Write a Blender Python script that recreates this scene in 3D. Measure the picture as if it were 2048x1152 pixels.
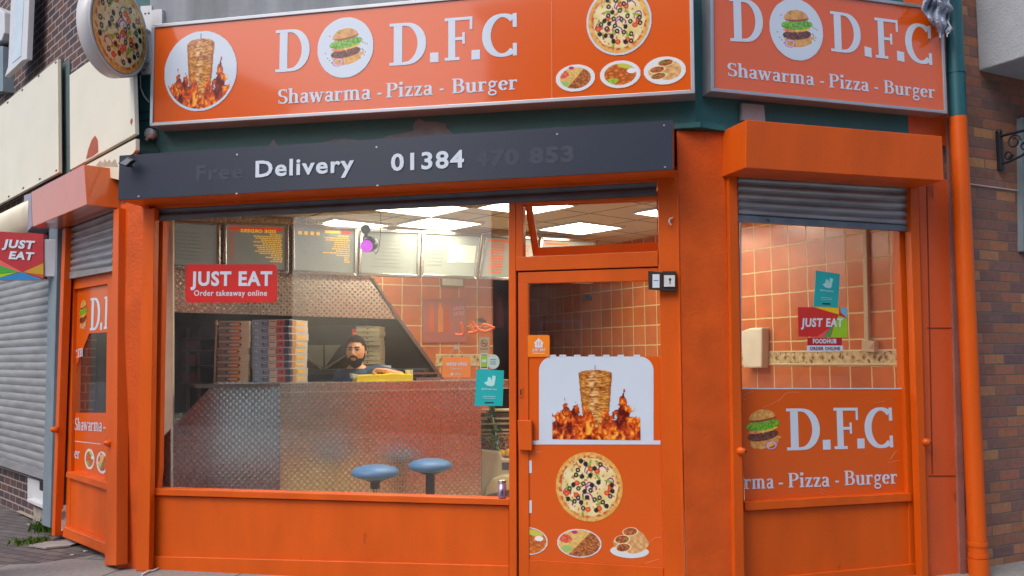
import bpy, bmesh, math, random
import numpy as np
from mathutils import Vector, Matrix
random.seed(7)
R = math.radians
for o in list(bpy.data.objects): bpy.data.objects.remove(o)
S = bpy.context.scene
COL = S.collection
# ------------------------------------------------ camera, world, sun, exposure
F, PITCH, ROLL, CH = 1800.0, 4.552, -0.314, 1.46
_p, _r = R(PITCH), R(ROLL)
_f = Vector((0, math.cos(_p), math.sin(_p))); _u = Vector((0, -math.sin(_p), math.cos(_p))); _x = Vector((1, 0, 0))
RT = _x*math.cos(_r) + _u*math.sin(_r); UP = -_x*math.sin(_r) + _u*math.cos(_r); CAM = Vector((0, 0, CH))
cd = bpy.data.cameras.new('camera'); co = bpy.data.objects.new('camera', cd); COL.objects.link(co)
cd.sensor_width = 36; cd.lens = F/2048*36; cd.clip_end = 2000; cd.clip_start = 0.05
m = Matrix.Identity(4)
for i in range(3): m[i][0] = RT[i]; m[i][1] = UP[i]; m[i][2] = -_f[i]; m[i][3] = CAM[i]
co.matrix_world = m; S.camera = co
W = bpy.data.worlds.new('World'); S.world = W; W.use_nodes = True
sk = W.node_tree.nodes.new('ShaderNodeTexSky'); sk.sky_type = 'NISHITA'; sk.sun_disc = False
sk.sun_elevation = R(50); sk.sun_rotation = R(222); sk.air_density = 1.0; sk.dust_density = 4.0; sk.ozone_density = 1.5
bg = W.node_tree.nodes['Background']; bg.inputs[1].default_value = 0.15
W.node_tree.links.new(sk.outputs[0], bg.inputs[0])
sl = bpy.data.lights.new('sun', 'SUN'); sl.energy = 0.5; sl.angle = R(30); sl.color = (1, .95, .90)
so = bpy.data.objects.new('sun', sl); COL.objects.link(so)
sd = Vector((math.sin(R(222))*math.cos(R(50)), math.cos(R(222))*math.cos(R(50)), math.sin(R(50))))
so.rotation_euler = sd.to_track_quat('Z', 'Y').to_euler(); so.location = (-8, 0, 12)
S.view_settings.view_transform = 'Standard'; S.view_settings.look = 'None'; S.view_settings.gamma = 1
S.view_settings.exposure = 0.52

# ------------------------------------------------ frames of the facades
class Pl:
    def __init__(s, P0, yaw):
        s.O = Vector((P0[0], P0[1], 0)); a = R(yaw); s.U = Vector((math.sin(a), math.cos(a), 0))
        s.N = Vector((s.U.y, -s.U.x, 0))
        if s.N.dot(CAM-s.O) < 0: s.N = -s.N
    def pix(s, x, y, w=0):
        d = RT*((x-1024)/F) - UP*((y-576)/F) + _f
        t = (w - s.N.dot(CAM-s.O))/s.N.dot(d); P = CAM + d*t
        return ((P-s.O).dot(s.U), P.z)
    def P(s, u, z, w=0): return s.O + s.U*u + s.N*w + Vector((0, 0, z))
    def inv(s, v): q = v-s.O; return q.dot(s.U), v.z, q.dot(s.N)
    def at(s, x, y, w=0): u, z = s.pix(x, y, w); return s.P(u, z, w)
def at(x, y, Y):
    d = RT*((x-1024)/F) - UP*((y-576)/F) + _f
    return CAM + d*(Y/d.y)
def gnd(x, y, z=0):
    d = RT*((x-1024)/F) - UP*((y-576)/F) + _f
    return CAM + d*((z-CH)/d.z)
A = Pl((0.036, 5.9), -77.837+180)            # u grows to the right
kx = A.pix(1402, 700)[0]; cAB = A.P(kx, 0)
B = Pl((cAB.x, cAB.y), 72.9)
kc = A.pix(250, 640)[0]; cAC = A.P(kc, 0)
C = Pl((cAC.x, cAC.y), -42.2+180)
# note C: u grows to the right, negative away from the corner
D_ = B.at(1912, 700, -.05); D = Pl((D_.x, D_.y), 62.5)
BD = Pl((-2.17, 7.6), 65)                    # menu boards
CT = Pl((-1.8, 7.0), 65)                     # counter front
CL = Pl((-1.8, 7.0), 90)                     # counter, left part
BW = Pl((-.72, 9.0), 65)                     # tiled back wall
RW = Pl((2.2, 7.6), -28+180)                 # tiled side wall
FR = Pl((-3.6, 7.7), 93)                     # left projecting sign

# ------------------------------------------------ materials
def lin(c): return tuple(((v/255)/12.92 if v/255 <= .04045 else ((v/255+.055)/1.055)**2.4) for v in c)
MATS = {}
def mat(name, col=(128,128,128), rough=.5, metal=0, var=.08, vs=6, bump=.0, bs=60, coat=0, linear=False, emit=None, es=0, spec=.5, wear=None, ws=3, wt=.62, streak=0):
    if name in MATS: return MATS[name]
    M_ = bpy.data.materials.new(name); M_.use_nodes = True; n = M_.node_tree.nodes; l = M_.node_tree.links
    b = n['Principled BSDF']; c = col if linear else lin(col)
    b.inputs['Roughness'].default_value = rough; b.inputs['Metallic'].default_value = metal
    b.inputs['Specular IOR Level'].default_value = spec
    b.inputs['Coat Weight'].default_value = coat; b.inputs['Coat Roughness'].default_value = .06
    tc = n.new('ShaderNodeTexCoord'); no = n.new('ShaderNodeTexNoise'); no.inputs['Scale'].default_value = vs; no.inputs['Detail'].default_value = 6
    mp = n.new('ShaderNodeMapping'); l.new(tc.outputs['Object'], mp.inputs[0]); l.new(mp.outputs[0], no.inputs[0])
    if streak: mp.inputs['Scale'].default_value = (1, 1, streak)
    rmp = n.new('ShaderNodeMapRange'); rmp.inputs[1].default_value = .3; rmp.inputs[2].default_value = .7
    rmp.inputs[3].default_value = 1-var; rmp.inputs[4].default_value = 1+var; l.new(no.outputs[0], rmp.inputs[0])
    mx = n.new('ShaderNodeMix'); mx.data_type = 'RGBA'; mx.blend_type = 'MULTIPLY'; mx.inputs[0].default_value = 1
    mx.inputs[6].default_value = (*c, 1); l.new(rmp.outputs[0], mx.inputs[7]); out = mx.outputs[2]
    if wear:
        n2 = n.new('ShaderNodeTexNoise'); n2.inputs['Scale'].default_value = ws; n2.inputs['Detail'].default_value = 8; l.new(mp.outputs[0], n2.inputs[0])
        r2 = n.new('ShaderNodeMapRange'); r2.inputs[1].default_value = wt; r2.inputs[2].default_value = wt+.03; l.new(n2.outputs[0], r2.inputs[0])
        m2 = n.new('ShaderNodeMix'); m2.data_type = 'RGBA'; l.new(r2.outputs[0], m2.inputs[0]); l.new(out, m2.inputs[6]); m2.inputs[7].default_value = (*lin(wear), 1); out = m2.outputs[2]
    l.new(out, b.inputs['Base Color'])
    if bump:
        n3 = n.new('ShaderNodeTexNoise'); n3.inputs['Scale'].default_value = bs; n3.inputs['Detail'].default_value = 4; l.new(tc.outputs['Object'], n3.inputs[0])
        bp = n.new('ShaderNodeBump'); bp.inputs['Strength'].default_value = bump; bp.inputs['Distance'].default_value = .01; l.new(n3.outputs[0], bp.inputs['Height']); l.new(bp.outputs[0], b.inputs['Normal'])
    if emit:
        b.inputs['Emission Color'].default_value = (*lin(emit), 1); b.inputs['Emission Strength'].default_value = es
    MATS[name] = M_; return M_
def M(op, a, b=None, nt=None, **k):
    n = nt.nodes.new('ShaderNodeMath'); n.operation = op
    for i, v in enumerate((a, b)):
        if v is None: continue
        if isinstance(v, (int, float)): n.inputs[i].default_value = v
        else: nt.links.new(v, n.inputs[i])
    return n.outputs[0]
def grid_mat(name, w, h, mort, cols, mcol, rough=.5, off=.5, depth=.004, rmort=.9, noise=.12, u0=0, v0=0, spec=.5, ns=25, coat=0):
    """bricks or tiles laid out in metres from the UV map: a random colour per cell and a mortar line"""
    M_ = bpy.data.materials.new(name); M_.use_nodes = True; nt = M_.node_tree; n = nt.nodes; l = nt.links
    b = n['Principled BSDF']; uv = n.new('ShaderNodeUVMap'); sp = n.new('ShaderNodeSeparateXYZ'); l.new(uv.outputs[0], sp.inputs[0])
    jn = n.new('ShaderNodeTexNoise'); jn.inputs['Scale'].default_value = 14; l.new(uv.outputs[0], jn.inputs[0])
    jj = M('MULTIPLY', M('SUBTRACT', jn.outputs[0], .5, nt=nt), mort*.9, nt=nt)
    X = M('ADD', M('ADD', sp.outputs[0], u0+50*w, nt=nt), jj, nt=nt); Y = M('ADD', M('ADD', sp.outputs[1], v0+50*h, nt=nt), jj, nt=nt)
    row = M('FLOOR', M('DIVIDE', Y, h, nt=nt), nt=nt)
    xs = M('ADD', M('DIVIDE', X, w, nt=nt), M('MULTIPLY', M('MODULO', row, 2, nt=nt), off, nt=nt), nt=nt)
    colm = M('FLOOR', xs, nt=nt)
    fx = M('MULTIPLY', M('FRACT', xs, nt=nt), w, nt=nt); fy = M('MULTIPLY', M('FRACT', M('DIVIDE', Y, h, nt=nt), nt=nt), h, nt=nt)
    ex = M('MINIMUM', fx, M('SUBTRACT', w, fx, nt=nt), nt=nt); ey = M('MINIMUM', fy, M('SUBTRACT', h, fy, nt=nt), nt=nt)
    e = M('MINIMUM', ex, ey, nt=nt)
    r = n.new('ShaderNodeMapRange'); r.inputs[1].default_value = mort*.35; r.inputs[2].default_value = mort*.6; l.new(e, r.inputs[0])
    cb = n.new('ShaderNodeCombineXYZ'); l.new(colm, cb.inputs[0]); l.new(row, cb.inputs[1])
    wn = n.new('ShaderNodeTexWhiteNoise'); wn.noise_dimensions = '2D'; l.new(cb.outputs[0], wn.inputs['Vector'])
    cr = n.new('ShaderNodeValToRGB'); cr.color_ramp.interpolation = 'LINEAR'
    while len(cr.color_ramp.elements) < len(cols): cr.color_ramp.elements.new(.5)
    for i, c in enumerate(cols): cr.color_ramp.elements[i].position = i/max(1, len(cols)-1); cr.color_ramp.elements[i].color = (*lin(c), 1)
    l.new(wn.outputs['Value'], cr.inputs[0])
    no = n.new('ShaderNodeTexNoise'); no.inputs['Scale'].default_value = ns; no.inputs['Detail'].default_value = 6; l.new(uv.outputs[0], no.inputs[0])
    rr = n.new('ShaderNodeMapRange'); rr.inputs[1].default_value = .3; rr.inputs[2].default_value = .7; rr.inputs[3].default_value = 1-noise; rr.inputs[4].default_value = 1+noise; l.new(no.outputs[0], rr.inputs[0])
    mu = n.new('ShaderNodeMix'); mu.data_type = 'RGBA'; mu.blend_type = 'MULTIPLY'; mu.inputs[0].default_value = 1; l.new(cr.outputs[0], mu.inputs[6]); l.new(rr.outputs[0], mu.inputs[7])
    mx = n.new('ShaderNodeMix'); mx.data_type = 'RGBA'; l.new(r.outputs[0], mx.inputs[0]); mx.inputs[6].default_value = (*lin(mcol), 1); l.new(mu.outputs[2], mx.inputs[7])
    l.new(mx.outputs[2], b.inputs['Base Color'])
    ro = n.new('ShaderNodeMapRange'); ro.inputs[3].default_value = rmort; ro.inputs[4].default_value = rough; l.new(r.outputs[0], ro.inputs[0]); l.new(ro.outputs[0], b.inputs['Roughness'])
    b.inputs['Specular IOR Level'].default_value = spec; b.inputs['Coat Weight'].default_value = coat
    hh = M('ADD', r.outputs[0], M('MULTIPLY', no.outputs[0], .25, nt=nt), nt=nt)
    bp = n.new('ShaderNodeBump'); bp.inputs['Strength'].default_value = .8; bp.inputs['Distance'].default_value = depth; l.new(hh, bp.inputs['Height']); l.new(bp.outputs[0], b.inputs['Normal'])
    MATS[name] = M_; return M_
def steel_mat(name, tint=(150,150,150), rough=.3, lo=.38, bs=.8):
    """engine turned stainless steel: rows of overlapping polished spots"""
    M_ = bpy.data.materials.new(name); M_.use_nodes = True; nt = M_.node_tree; n = nt.nodes; l = nt.links
    b = n['Principled BSDF']; b.inputs['Metallic'].default_value = 1; uv = n.new('ShaderNodeUVMap'); sp = n.new('ShaderNodeSeparateXYZ'); l.new(uv.outputs[0], sp.inputs[0])
    def spot(ox, oy, s=.050):
        x = M('SUBTRACT', M('FRACT', M('ADD', M('DIVIDE', sp.outputs[0], s, nt=nt), ox+50, nt=nt), nt=nt), .5, nt=nt)
        y = M('SUBTRACT', M('FRACT', M('ADD', M('DIVIDE', sp.outputs[1], s, nt=nt), oy+50, nt=nt), nt=nt), .5, nt=nt)
        return M('SQRT', M('ADD', M('MULTIPLY', x, x, nt=nt), M('MULTIPLY', y, y, nt=nt), nt=nt), nt=nt)
    d = M('MINIMUM', spot(0, 0), spot(.5, .5), nt=nt)
    bp = n.new('ShaderNodeBump'); bp.inputs['Strength'].default_value = bs; bp.inputs['Distance'].default_value = .010; bp.invert = True; l.new(d, bp.inputs['Height']); l.new(bp.outputs[0], b.inputs['Normal'])
    rr = n.new('ShaderNodeMapRange'); rr.inputs[1].default_value = .1; rr.inputs[2].default_value = .5; rr.inputs[3].default_value = rough-.06; rr.inputs[4].default_value = rough+.16; l.new(d, rr.inputs[0]); l.new(rr.outputs[0], b.inputs['Roughness'])
    mr = n.new('ShaderNodeMapRange'); mr.inputs[1].default_value = .15; mr.inputs[2].default_value = .5; mr.inputs[3].default_value = 1.12; mr.inputs[4].default_value = lo; l.new(d, mr.inputs[0])
    mx = n.new('ShaderNodeMix'); mx.data_type = 'RGBA'; mx.blend_type = 'MULTIPLY'; mx.inputs[0].default_value = 1; mx.inputs[6].default_value = (*lin(tint), 1); l.new(mr.outputs[0], mx.inputs[7]); l.new(mx.outputs[2], b.inputs['Base Color'])
    MATS[name] = M_; return M_
def glass_mat(name, ior=1.45, tint=(1,1,1), rough=0.0):
    M_ = bpy.data.materials.new(name); M_.use_nodes = True; nt = M_.node_tree; n = nt.nodes; l = nt.links
    n.remove(n['Principled BSDF']); t = n.new('ShaderNodeBsdfTransparent'); t.inputs[0].default_value = (*tint, 1); g = n.new('ShaderNodeBsdfGlossy'); g.inputs['Roughness'].default_value = rough
    ge = n.new('ShaderNodeNewGeometry'); dt = n.new('ShaderNodeVectorMath'); dt.operation = 'DOT_PRODUCT'; l.new(ge.outputs['Normal'], dt.inputs[0]); l.new(ge.outputs['Incoming'], dt.inputs[1])
    cs = M('ABSOLUTE', dt.outputs['Value'], nt=nt); fr_ = M('ADD', M('MULTIPLY', M('POWER', M('SUBTRACT', 1.0, cs, nt=nt), 5.0, nt=nt), .94, nt=nt), .06, nt=nt); mx = n.new('ShaderNodeMixShader'); l.new(fr_, mx.inputs[0]); l.new(t.outputs[0], mx.inputs[1]); l.new(g.outputs[0], mx.inputs[2])
    tc = n.new('ShaderNodeTexCoord'); no = n.new('ShaderNodeTexNoise'); no.inputs['Scale'].default_value = 2.2; no.inputs['Detail'].default_value = 9; no.inputs['Roughness'].default_value = .7; l.new(tc.outputs['Object'], no.inputs[0])
    r_ = n.new('ShaderNodeMapRange'); r_.inputs[1].default_value = .35; r_.inputs[2].default_value = .8; r_.inputs[3].default_value = .004; r_.inputs[4].default_value = .038; l.new(no.outputs[0], r_.inputs[0])
    df = n.new('ShaderNodeBsdfDiffuse'); df.inputs[0].default_value = (.62,.64,.66,1); m2 = n.new('ShaderNodeMixShader'); l.new(r_.outputs[0], m2.inputs[0]); l.new(mx.outputs[0], m2.inputs[1]); l.new(df.outputs[0], m2.inputs[2])
    l.new(m2.outputs[0], n['Material Output'].inputs[0]); MATS[name] = M_; return M_
def print_mat(name, rough=.25, coat=.6, emit=0):
    M_ = bpy.data.materials.new(name); M_.use_nodes = True; n = M_.node_tree.nodes; l = M_.node_tree.links
    b = n['Principled BSDF']; a = n.new('ShaderNodeAttribute'); a.attribute_name = 'Col'; l.new(a.outputs['Color'], b.inputs['Base Color'])
    b.inputs['Roughness'].default_value = rough; b.inputs['Coat Weight'].default_value = coat; b.inputs['Coat Roughness'].default_value = .06
    MATS[name] = M_; return M_

orange = mat('orange_paint', (212,89,14), .40, spec=.35, var=.10, vs=5, streak=.3, bump=.12, bs=50, wear=(182,74,20), ws=9, wt=.72)
orange_wall = mat('orange_wall_paint', (206,86,24), .42, spec=.4, var=.14, vs=5, wear=(184,76,28), ws=7, wt=.71, bump=.35, bs=45)
orange_worn = mat('orange_worn_paint', (210,92,44), .5, var=.12, vs=3, bump=.3, bs=50, wear=(150,62,28), ws=3.2, wt=.60, streak=.4)
orange_film = mat('orange_vinyl', (216,91,18), .25, spec=.4, var=.03, vs=2, bump=.02, bs=12, coat=.25)
sign_face = mat('sign_acrylic', (224,92,10), .22, var=.02, vs=1.5, coat=1, bump=.10, bs=2.2)
white_print = mat('white_vinyl', (206,220,238), .28, var=.02, coat=.6)
alu = mat('aluminium', (178,184,192), .35, .6, var=.06)
alu_dark = mat('aluminium_shade', (120,122,128), .45, .5, var=.1)  # darker grey aluminium
green = mat('green_fascia_paint', (36,96,100), .45, var=.15, vs=3, bump=.25, bs=30, wear=(112,122,122), ws=2.3, wt=.66)
navy = mat('slate_board', (50,58,74), .32, var=.06, vs=3)
ghost = mat('removed_letter_residue', (53,61,77), .55, var=.12, vs=30)
dark = mat('dark_gap', (26,27,32), .6)
rail_grey = mat('shutter_channel', (62,66,76), .45, .3, var=.15)
galv = mat('galvanised_slats', (160,165,172), .36, .5, var=.22, vs=3.5, streak=6)
galv_l = mat('galvanised_slats_neighbour', (150,152,156), .42, .25, var=.2, vs=3, streak=6)
weather = mat('weathered_flashing', (138,144,150), .75, var=.25, vs=5, bump=.4, bs=20, wear=(158,160,110), ws=4, wt=.64, streak=.15)
cream = mat('cream_panel', (224,218,196), .32, var=.05, vs=2, bump=.05, bs=10, wear=(176,168,150), ws=1.5, wt=.74)
render_w = mat('pale_render', (166,174,184), .85, var=.07, vs=8, bump=.5, bs=60)
white_pl = mat('white_plastic', (205,208,212), .35, var=.04)
pale_post = mat('pale_post', (196,198,198), .6, var=.1, wear=(120,125,130), ws=6, wt=.62)
blue_grey = mat('blue_grey_paint', (118,134,146), .5, var=.1, vs=5)
black_pl = mat('black_plastic', (24,25,28), .35)
black_iron = mat('black_iron', (32,36,46), .5, bump=.3)
brick_r = grid_mat('brick_right', .225, .075, .010, [(122,90,82),(156,104,82),(112,88,90),(168,112,82),(140,98,82),(122,96,94),(160,104,86),(180,132,92)], (120,108,98), .8, u0=.04, v0=.02)
brick_l = grid_mat('brick_left', .225, .075, .014, [(66,52,56),(88,64,62),(58,50,58),(104,70,62)], (158,146,142), .8)
brick_o = grid_mat('brick_opposite', .225, .075, .010, [(84,52,42),(104,62,48),(70,48,44)], (120,110,100), .85)
tile = grid_mat('orange_wall_tile', .2, .2, .011, [(198,110,62),(206,120,70),(190,102,56),(202,116,70)], (220,202,152), .24, off=0, depth=.0025, rmort=.7, noise=.14, ns=5, coat=0)
ceil = grid_mat('ceiling_tile', .6, .6, .022, [(208,196,160),(214,202,168)], (112,102,84), .8, off=0, depth=.003, noise=.03)
paving = grid_mat('block_paving', .2, .1, .010, [(92,86,86),(106,100,98),(84,80,82),(112,104,102)], (56,52,52), .85, off=.5, depth=.006)
slabs = grid_mat('concrete_slab', .9, .6, .012, [(134,134,132),(146,145,140),(126,126,126)], (66,64,62), .85, off=.5, depth=.005, noise=.14)
asph = mat('asphalt', (62,62,64), .9, var=.2, vs=30, bump=.5, bs=200)
steel = steel_mat('engine_turned_steel', (184,194,200), .27, .50, .42)
steel_w = steel_mat('engine_turned_steel_warm', (218,212,194), .27, .70, .22)
steel_p = mat('plain_steel', (176,174,168), .25, 1, var=.05)
glass = glass_mat('window_glass', 1.5)
board_m = mat('menu_board_face', (134,142,136), .42, var=.04, coat=.1, emit=(150,160,150), es=.12)  # faint glow added to lighten the board faces
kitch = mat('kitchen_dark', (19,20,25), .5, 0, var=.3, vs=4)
kitch2 = mat('kitchen_steel', (70,80,94), .35, .8, var=.25, vs=4)
pr = print_mat('printed_picture'); pr_in = print_mat('printed_picture_matt', .5, 0)
red = mat('red_sticker', (206,38,34), .35, coat=.3); red_d = mat('red_sign', (176,40,50), .4, coat=.3)
teal = mat('teal_sticker', (18,172,176), .35, coat=.2); orng_s = mat('orange_sticker', (240,130,20), .35, coat=.2); orng_c = mat('orange_card', (250,140,50), .45)
white_s = mat('white_lettering', (208,220,236), .4, var=.02)

# ------------------------------------------------ mesh builder
ORIG = {}
SPLIT = {'screw', 'tape_tab', 'guide_rail', 'bottle_picture', 'coloured_triangle', 'coloured_corner', 'filter_panel', 'roof', 'shutter_channel', 'red_crate', 'metal_tub', 'fascia_trim', 'steel_trim', 'pipe_clip'}
class MB:
    def __init__(s, pl=None): s.v = []; s.f = []; s.m = []; s.pl = pl; s.sm = []; s.runs = []; s.adds = []
    def add(s, vs, fs, mi=0, smooth=False):
        k = len(s.v); s.adds.append((len(s.f), k)); s.v += [Vector(p) for p in vs]
        for f in fs: s.f.append([i+k for i in f]); s.m.append(mi); s.sm.append(smooth)
        return s
    def prism(s, pts, w0, w1, mi=0, pl=None):      # pts (u,z) on front plane w0, extruded back to w1
        pl = pl or s.pl; n = len(pts)
        vs = [pl.P(u, z, w0) for u, z in pts] + [pl.P(u, z, w1) for u, z in pts]
        fs = [list(range(n)), list(range(2*n-1, n-1, -1))] + [[i, i+n, (i+1) % n+n, (i+1) % n] for i in range(n)]
        return s.add(vs, fs, mi)
    def px(s, pts, w0, w1, mi=0, pl=None): pl = pl or s.pl; return s.prism([pl.pix(x, y, w0) for x, y in pts], w0, w1, mi, pl)
    def rect(s, x0, y0, x1, y1, w0, w1, mi=0, pl=None): return s.px([(x0, y0), (x1, y0), (x1, y1), (x0, y1)], w0, w1, mi, pl)
    def box(s, u0, u1, z0, z1, w0, w1, mi=0, pl=None): return s.prism([(u0, z0), (u1, z0), (u1, z1), (u0, z1)], w0, w1, mi, pl)
    def wbox(s, c, d, ax=None, mi=0):              # centre, half sizes, rotation matrix
        ax = ax or Matrix.Identity(3); c = Vector(c)
        vs = [c + ax @ Vector((d[0]*i, d[1]*j, d[2]*k)) for i in (-1, 1) for j in (-1, 1) for k in (-1, 1)]
        return s.add(vs, [(0,1,3,2),(4,6,7,5),(0,4,5,1),(2,3,7,6),(0,2,6,4),(1,5,7,3)], mi)
    def cyl(s, a, b, r0, r1=None, n=16, mi=0, cap=True, smooth=True):
        a, b = Vector(a), Vector(b); r1 = r0 if r1 is None else r1; ax = (b-a).normalized(); t = ax.orthogonal().normalized(); q = ax.cross(t)
        ring = lambda c, r: [c + (t*math.cos(2*math.pi*i/n) + q*math.sin(2*math.pi*i/n))*r for i in range(n)]
        s.add(ring(a, r0)+ring(b, r1), [[i, (i+1) % n, (i+1) % n+n, i+n] for i in range(n)], mi, smooth)
        if cap: s.add(ring(a, r0), [list(range(n-1, -1, -1))], mi); s.add(ring(b, r1), [list(range(n))], mi)
        return s
    def tube(s, pts, r, n=8, mi=0):
        for a, b in zip(pts, pts[1:]): s.cyl(a, b, r, r, n, mi)
        return s
    def lathe(s, c, prof, ax=(0,0,1), n=24, mi=0):
        c = Vector(c); ax = Vector(ax).normalized(); t = ax.orthogonal().normalized(); q = ax.cross(t); vs = []; fs = []
        for r, h in prof: vs += [c + ax*h + (t*math.cos(2*math.pi*i/n)+q*math.sin(2*math.pi*i/n))*r for i in range(n)]
        for j in range(len(prof)-1): fs += [[j*n+i, j*n+(i+1) % n, (j+1)*n+(i+1) % n, (j+1)*n+i] for i in range(n)]
        fs += [list(range(n-1, -1, -1)), [(len(prof)-1)*n+i for i in range(n)]]
        return s.add(vs, fs, mi, True)
    def sphere(s, c, r, mi=0, n=12, sc=(1,1,1)):
        vs = []; fs = []; c = Vector(c)
        for j in range(n+1):
            a = math.pi*j/n
            for i in range(2*n):
                b = math.pi*i/n; vs.append(c + Vector((sc[0]*math.sin(a)*math.cos(b), sc[1]*math.sin(a)*math.sin(b), sc[2]*math.cos(a)))*r)
        for j in range(n):
            for i in range(2*n): fs.append([j*2*n+i, (j+1)*2*n+i, (j+1)*2*n+(i+1) % (2*n), j*2*n+(i+1) % (2*n)])
        return s.add(vs, fs, mi, True)
    def disc(s, pl, cx, cy, rx, ry, w0, w1, mi=0, n=48):
        u, z = pl.pix(cx, cy, w0); ru = abs(pl.pix(cx+rx, cy, w0)[0]-pl.pix(cx-rx, cy, w0)[0])/2; rz = abs(pl.pix(cx, cy+ry, w0)[1]-pl.pix(cx, cy-ry, w0)[1])/2
        return s.prism([(u+ru*math.cos(2*math.pi*i/n), z+rz*math.sin(2*math.pi*i/n)) for i in range(n)], w0, w1, mi, pl)
    def out(s, name, mats, parent=None, *a, **k):
        base = name; cuts = []
        if parent is not None and base in ('lettering', 'removed_lettering'): cuts = s.runs
        elif parent is not None and base in SPLIT: cuts = s.adds
        cuts = sorted(set([c for c in cuts if 0 < c[0] < len(s.f)]))
        if not cuts: return s.out1(name, mats, parent, *a, **k)
        cuts = [(0, 0)]+cuts+[(len(s.f), len(s.v))]; o = None
        for (f0, v0), (f1, v1) in zip(cuts, cuts[1:]):
            b = MB(s.pl); b.v = s.v[v0:v1]; b.f = [[i-v0 for i in f] for f in s.f[f0:f1]]; b.m = s.m[f0:f1]; b.sm = s.sm[f0:f1]; o = b.out1(name, mats, parent, *a, **k)
        return o
    def out1(s, name, mats, parent=None, label=None, cat=None, group=None, kind=None, bevel=0, uvpl=None, fix=True):
        me = bpy.data.meshes.new(name); 
        if parent is None:
            xs = [v.x for v in s.v]; ys = [v.y for v in s.v]; zs = [v.z for v in s.v]
            og = Vector(((min(xs)+max(xs))/2, (min(ys)+max(ys))/2, min(zs)))
        else: og = ORIG[parent.name]
        me.from_pydata([v-og for v in s.v], [], s.f)
        mats = mats if isinstance(mats, (list, tuple)) else [mats]
        for m_ in mats: me.materials.append(m_)
        for p, mi, sm in zip(me.polygons, s.m, s.sm): p.material_index = mi; p.use_smooth = sm
        if fix:
            bm = bmesh.new(); bm.from_mesh(me); bmesh.ops.recalc_face_normals(bm, faces=bm.faces); bm.to_mesh(me); bm.free()
        pl = uvpl or s.pl
        if pl:
            uvl = me.uv_layers.new(name='UVMap')
            for p in me.polygons:
                n = p.normal; a = abs(n.dot(pl.N)); c = abs(n.z)
                for li in p.loop_indices:
                    u, z, w = pl.inv(me.vertices[me.loops[li].vertex_index].co + og)
                    uvl.data[li].uv = (u, z) if a > .5 else ((u, w) if c > .6 else (w, z))
        o = bpy.data.objects.new(name, me); COL.objects.link(o); ORIG[o.name] = og
        if parent is None: o.location = og
        else: o.parent = parent
        if bevel:
            b = o.modifiers.new('bevel', 'BEVEL'); b.width = bevel; b.segments = 2; b.limit_method = 'ANGLE'; b.angle_limit = R(40)
        tag(o, label, cat, group, kind); return o
def tag(o, label=None, cat=None, group=None, kind=None):
    if label: o['label'] = label
    if cat: o['category'] = cat
    if group: o['group'] = group
    if kind: o['kind'] = kind
def thing(name, loc, label, cat, group=None):
    o = bpy.data.objects.new(name, None); o.empty_display_size = .1; COL.objects.link(o); o.location = loc; ORIG[o.name] = Vector(loc); tag(o, label, cat, group); return o
def shell(pl, c4, w, nu, nv, fw):                  # c4 pixel corners TL TR BR BL -> surface with relief fw(i/nu, j/nv)
    q = [pl.pix(x, y, w) for x, y in c4]; vs = []
    for j in range(nv+1):
        t = j/nv
        for i in range(nu+1):
            a = i/nu; u = (q[0][0]*(1-a)+q[1][0]*a)*(1-t)+(q[3][0]*(1-a)+q[2][0]*a)*t; z = (q[0][1]*(1-a)+q[1][1]*a)*(1-t)+(q[3][1]*(1-a)+q[2][1]*a)*t
            vs.append(pl.P(u, z, w+fw(a, t)))
    fs = [[j*(nu+1)+i, j*(nu+1)+i+1, (j+1)*(nu+1)+i+1, (j+1)*(nu+1)+i] for j in range(nv) for i in range(nu)]
    return vs, fs

# ------------------------------------------------ lettering
def ftxt(mb, s, pl, x0, y0, x1, y1, h, w, ext=.0015, bold=.02, shear=0, mi=0, flip=False):
    cu = bpy.data.curves.new('t', 'FONT'); cu.body = s; cu.size = 1; cu.offset = bold; cu.extrude = .5; cu.shear = shear; cu.resolution_u = 3; cu.space_character = 1.12
    ob = bpy.data.objects.new('t', cu); COL.objects.link(ob); dg = bpy.context.evaluated_depsgraph_get()
    me = bpy.data.meshes.new_from_object(ob.evaluated_get(dg)); vs = [v.co.copy() for v in me.vertices]; fs = [list(p.vertices) for p in me.polygons]
    bpy.data.objects.remove(ob); bpy.data.meshes.remove(me); bpy.data.curves.remove(cu)
    if not vs: return
    mb.runs.append((len(mb.f), len(mb.v)))
    a = min(v.x for v in vs); b = max(v.x for v in vs); cap = .73
    O = pl.pix(x0, y0, w); X = pl.pix(x1, y1, w); T = pl.pix(x0, y0-h, w)
    pv = []
    for v in vs:
        s_ = (v.x-a)/(b-a); s_ = 1-s_ if flip else s_; t = v.y/cap
        pv.append(pl.P(O[0]+(X[0]-O[0])*s_, O[1]+(X[1]-O[1])*s_+(T[1]-O[1])*t, w+v.z*2*ext))
    mb.add(pv, fs, mi)
def Ar(cx, cy, rx, ry, a0, a1, n=14): return [(cx+rx*math.cos(R(a0+(a1-a0)*i/n)), cy+ry*math.sin(R(a0+(a1-a0)*i/n))) for i in range(n+1)]
def V(x, y0, y1, t=None): return ([(x, y0), (x, y1)], t)
def H(x0, x1, y, t=None): return ([(x0, y), (x1, y)], t)
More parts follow.
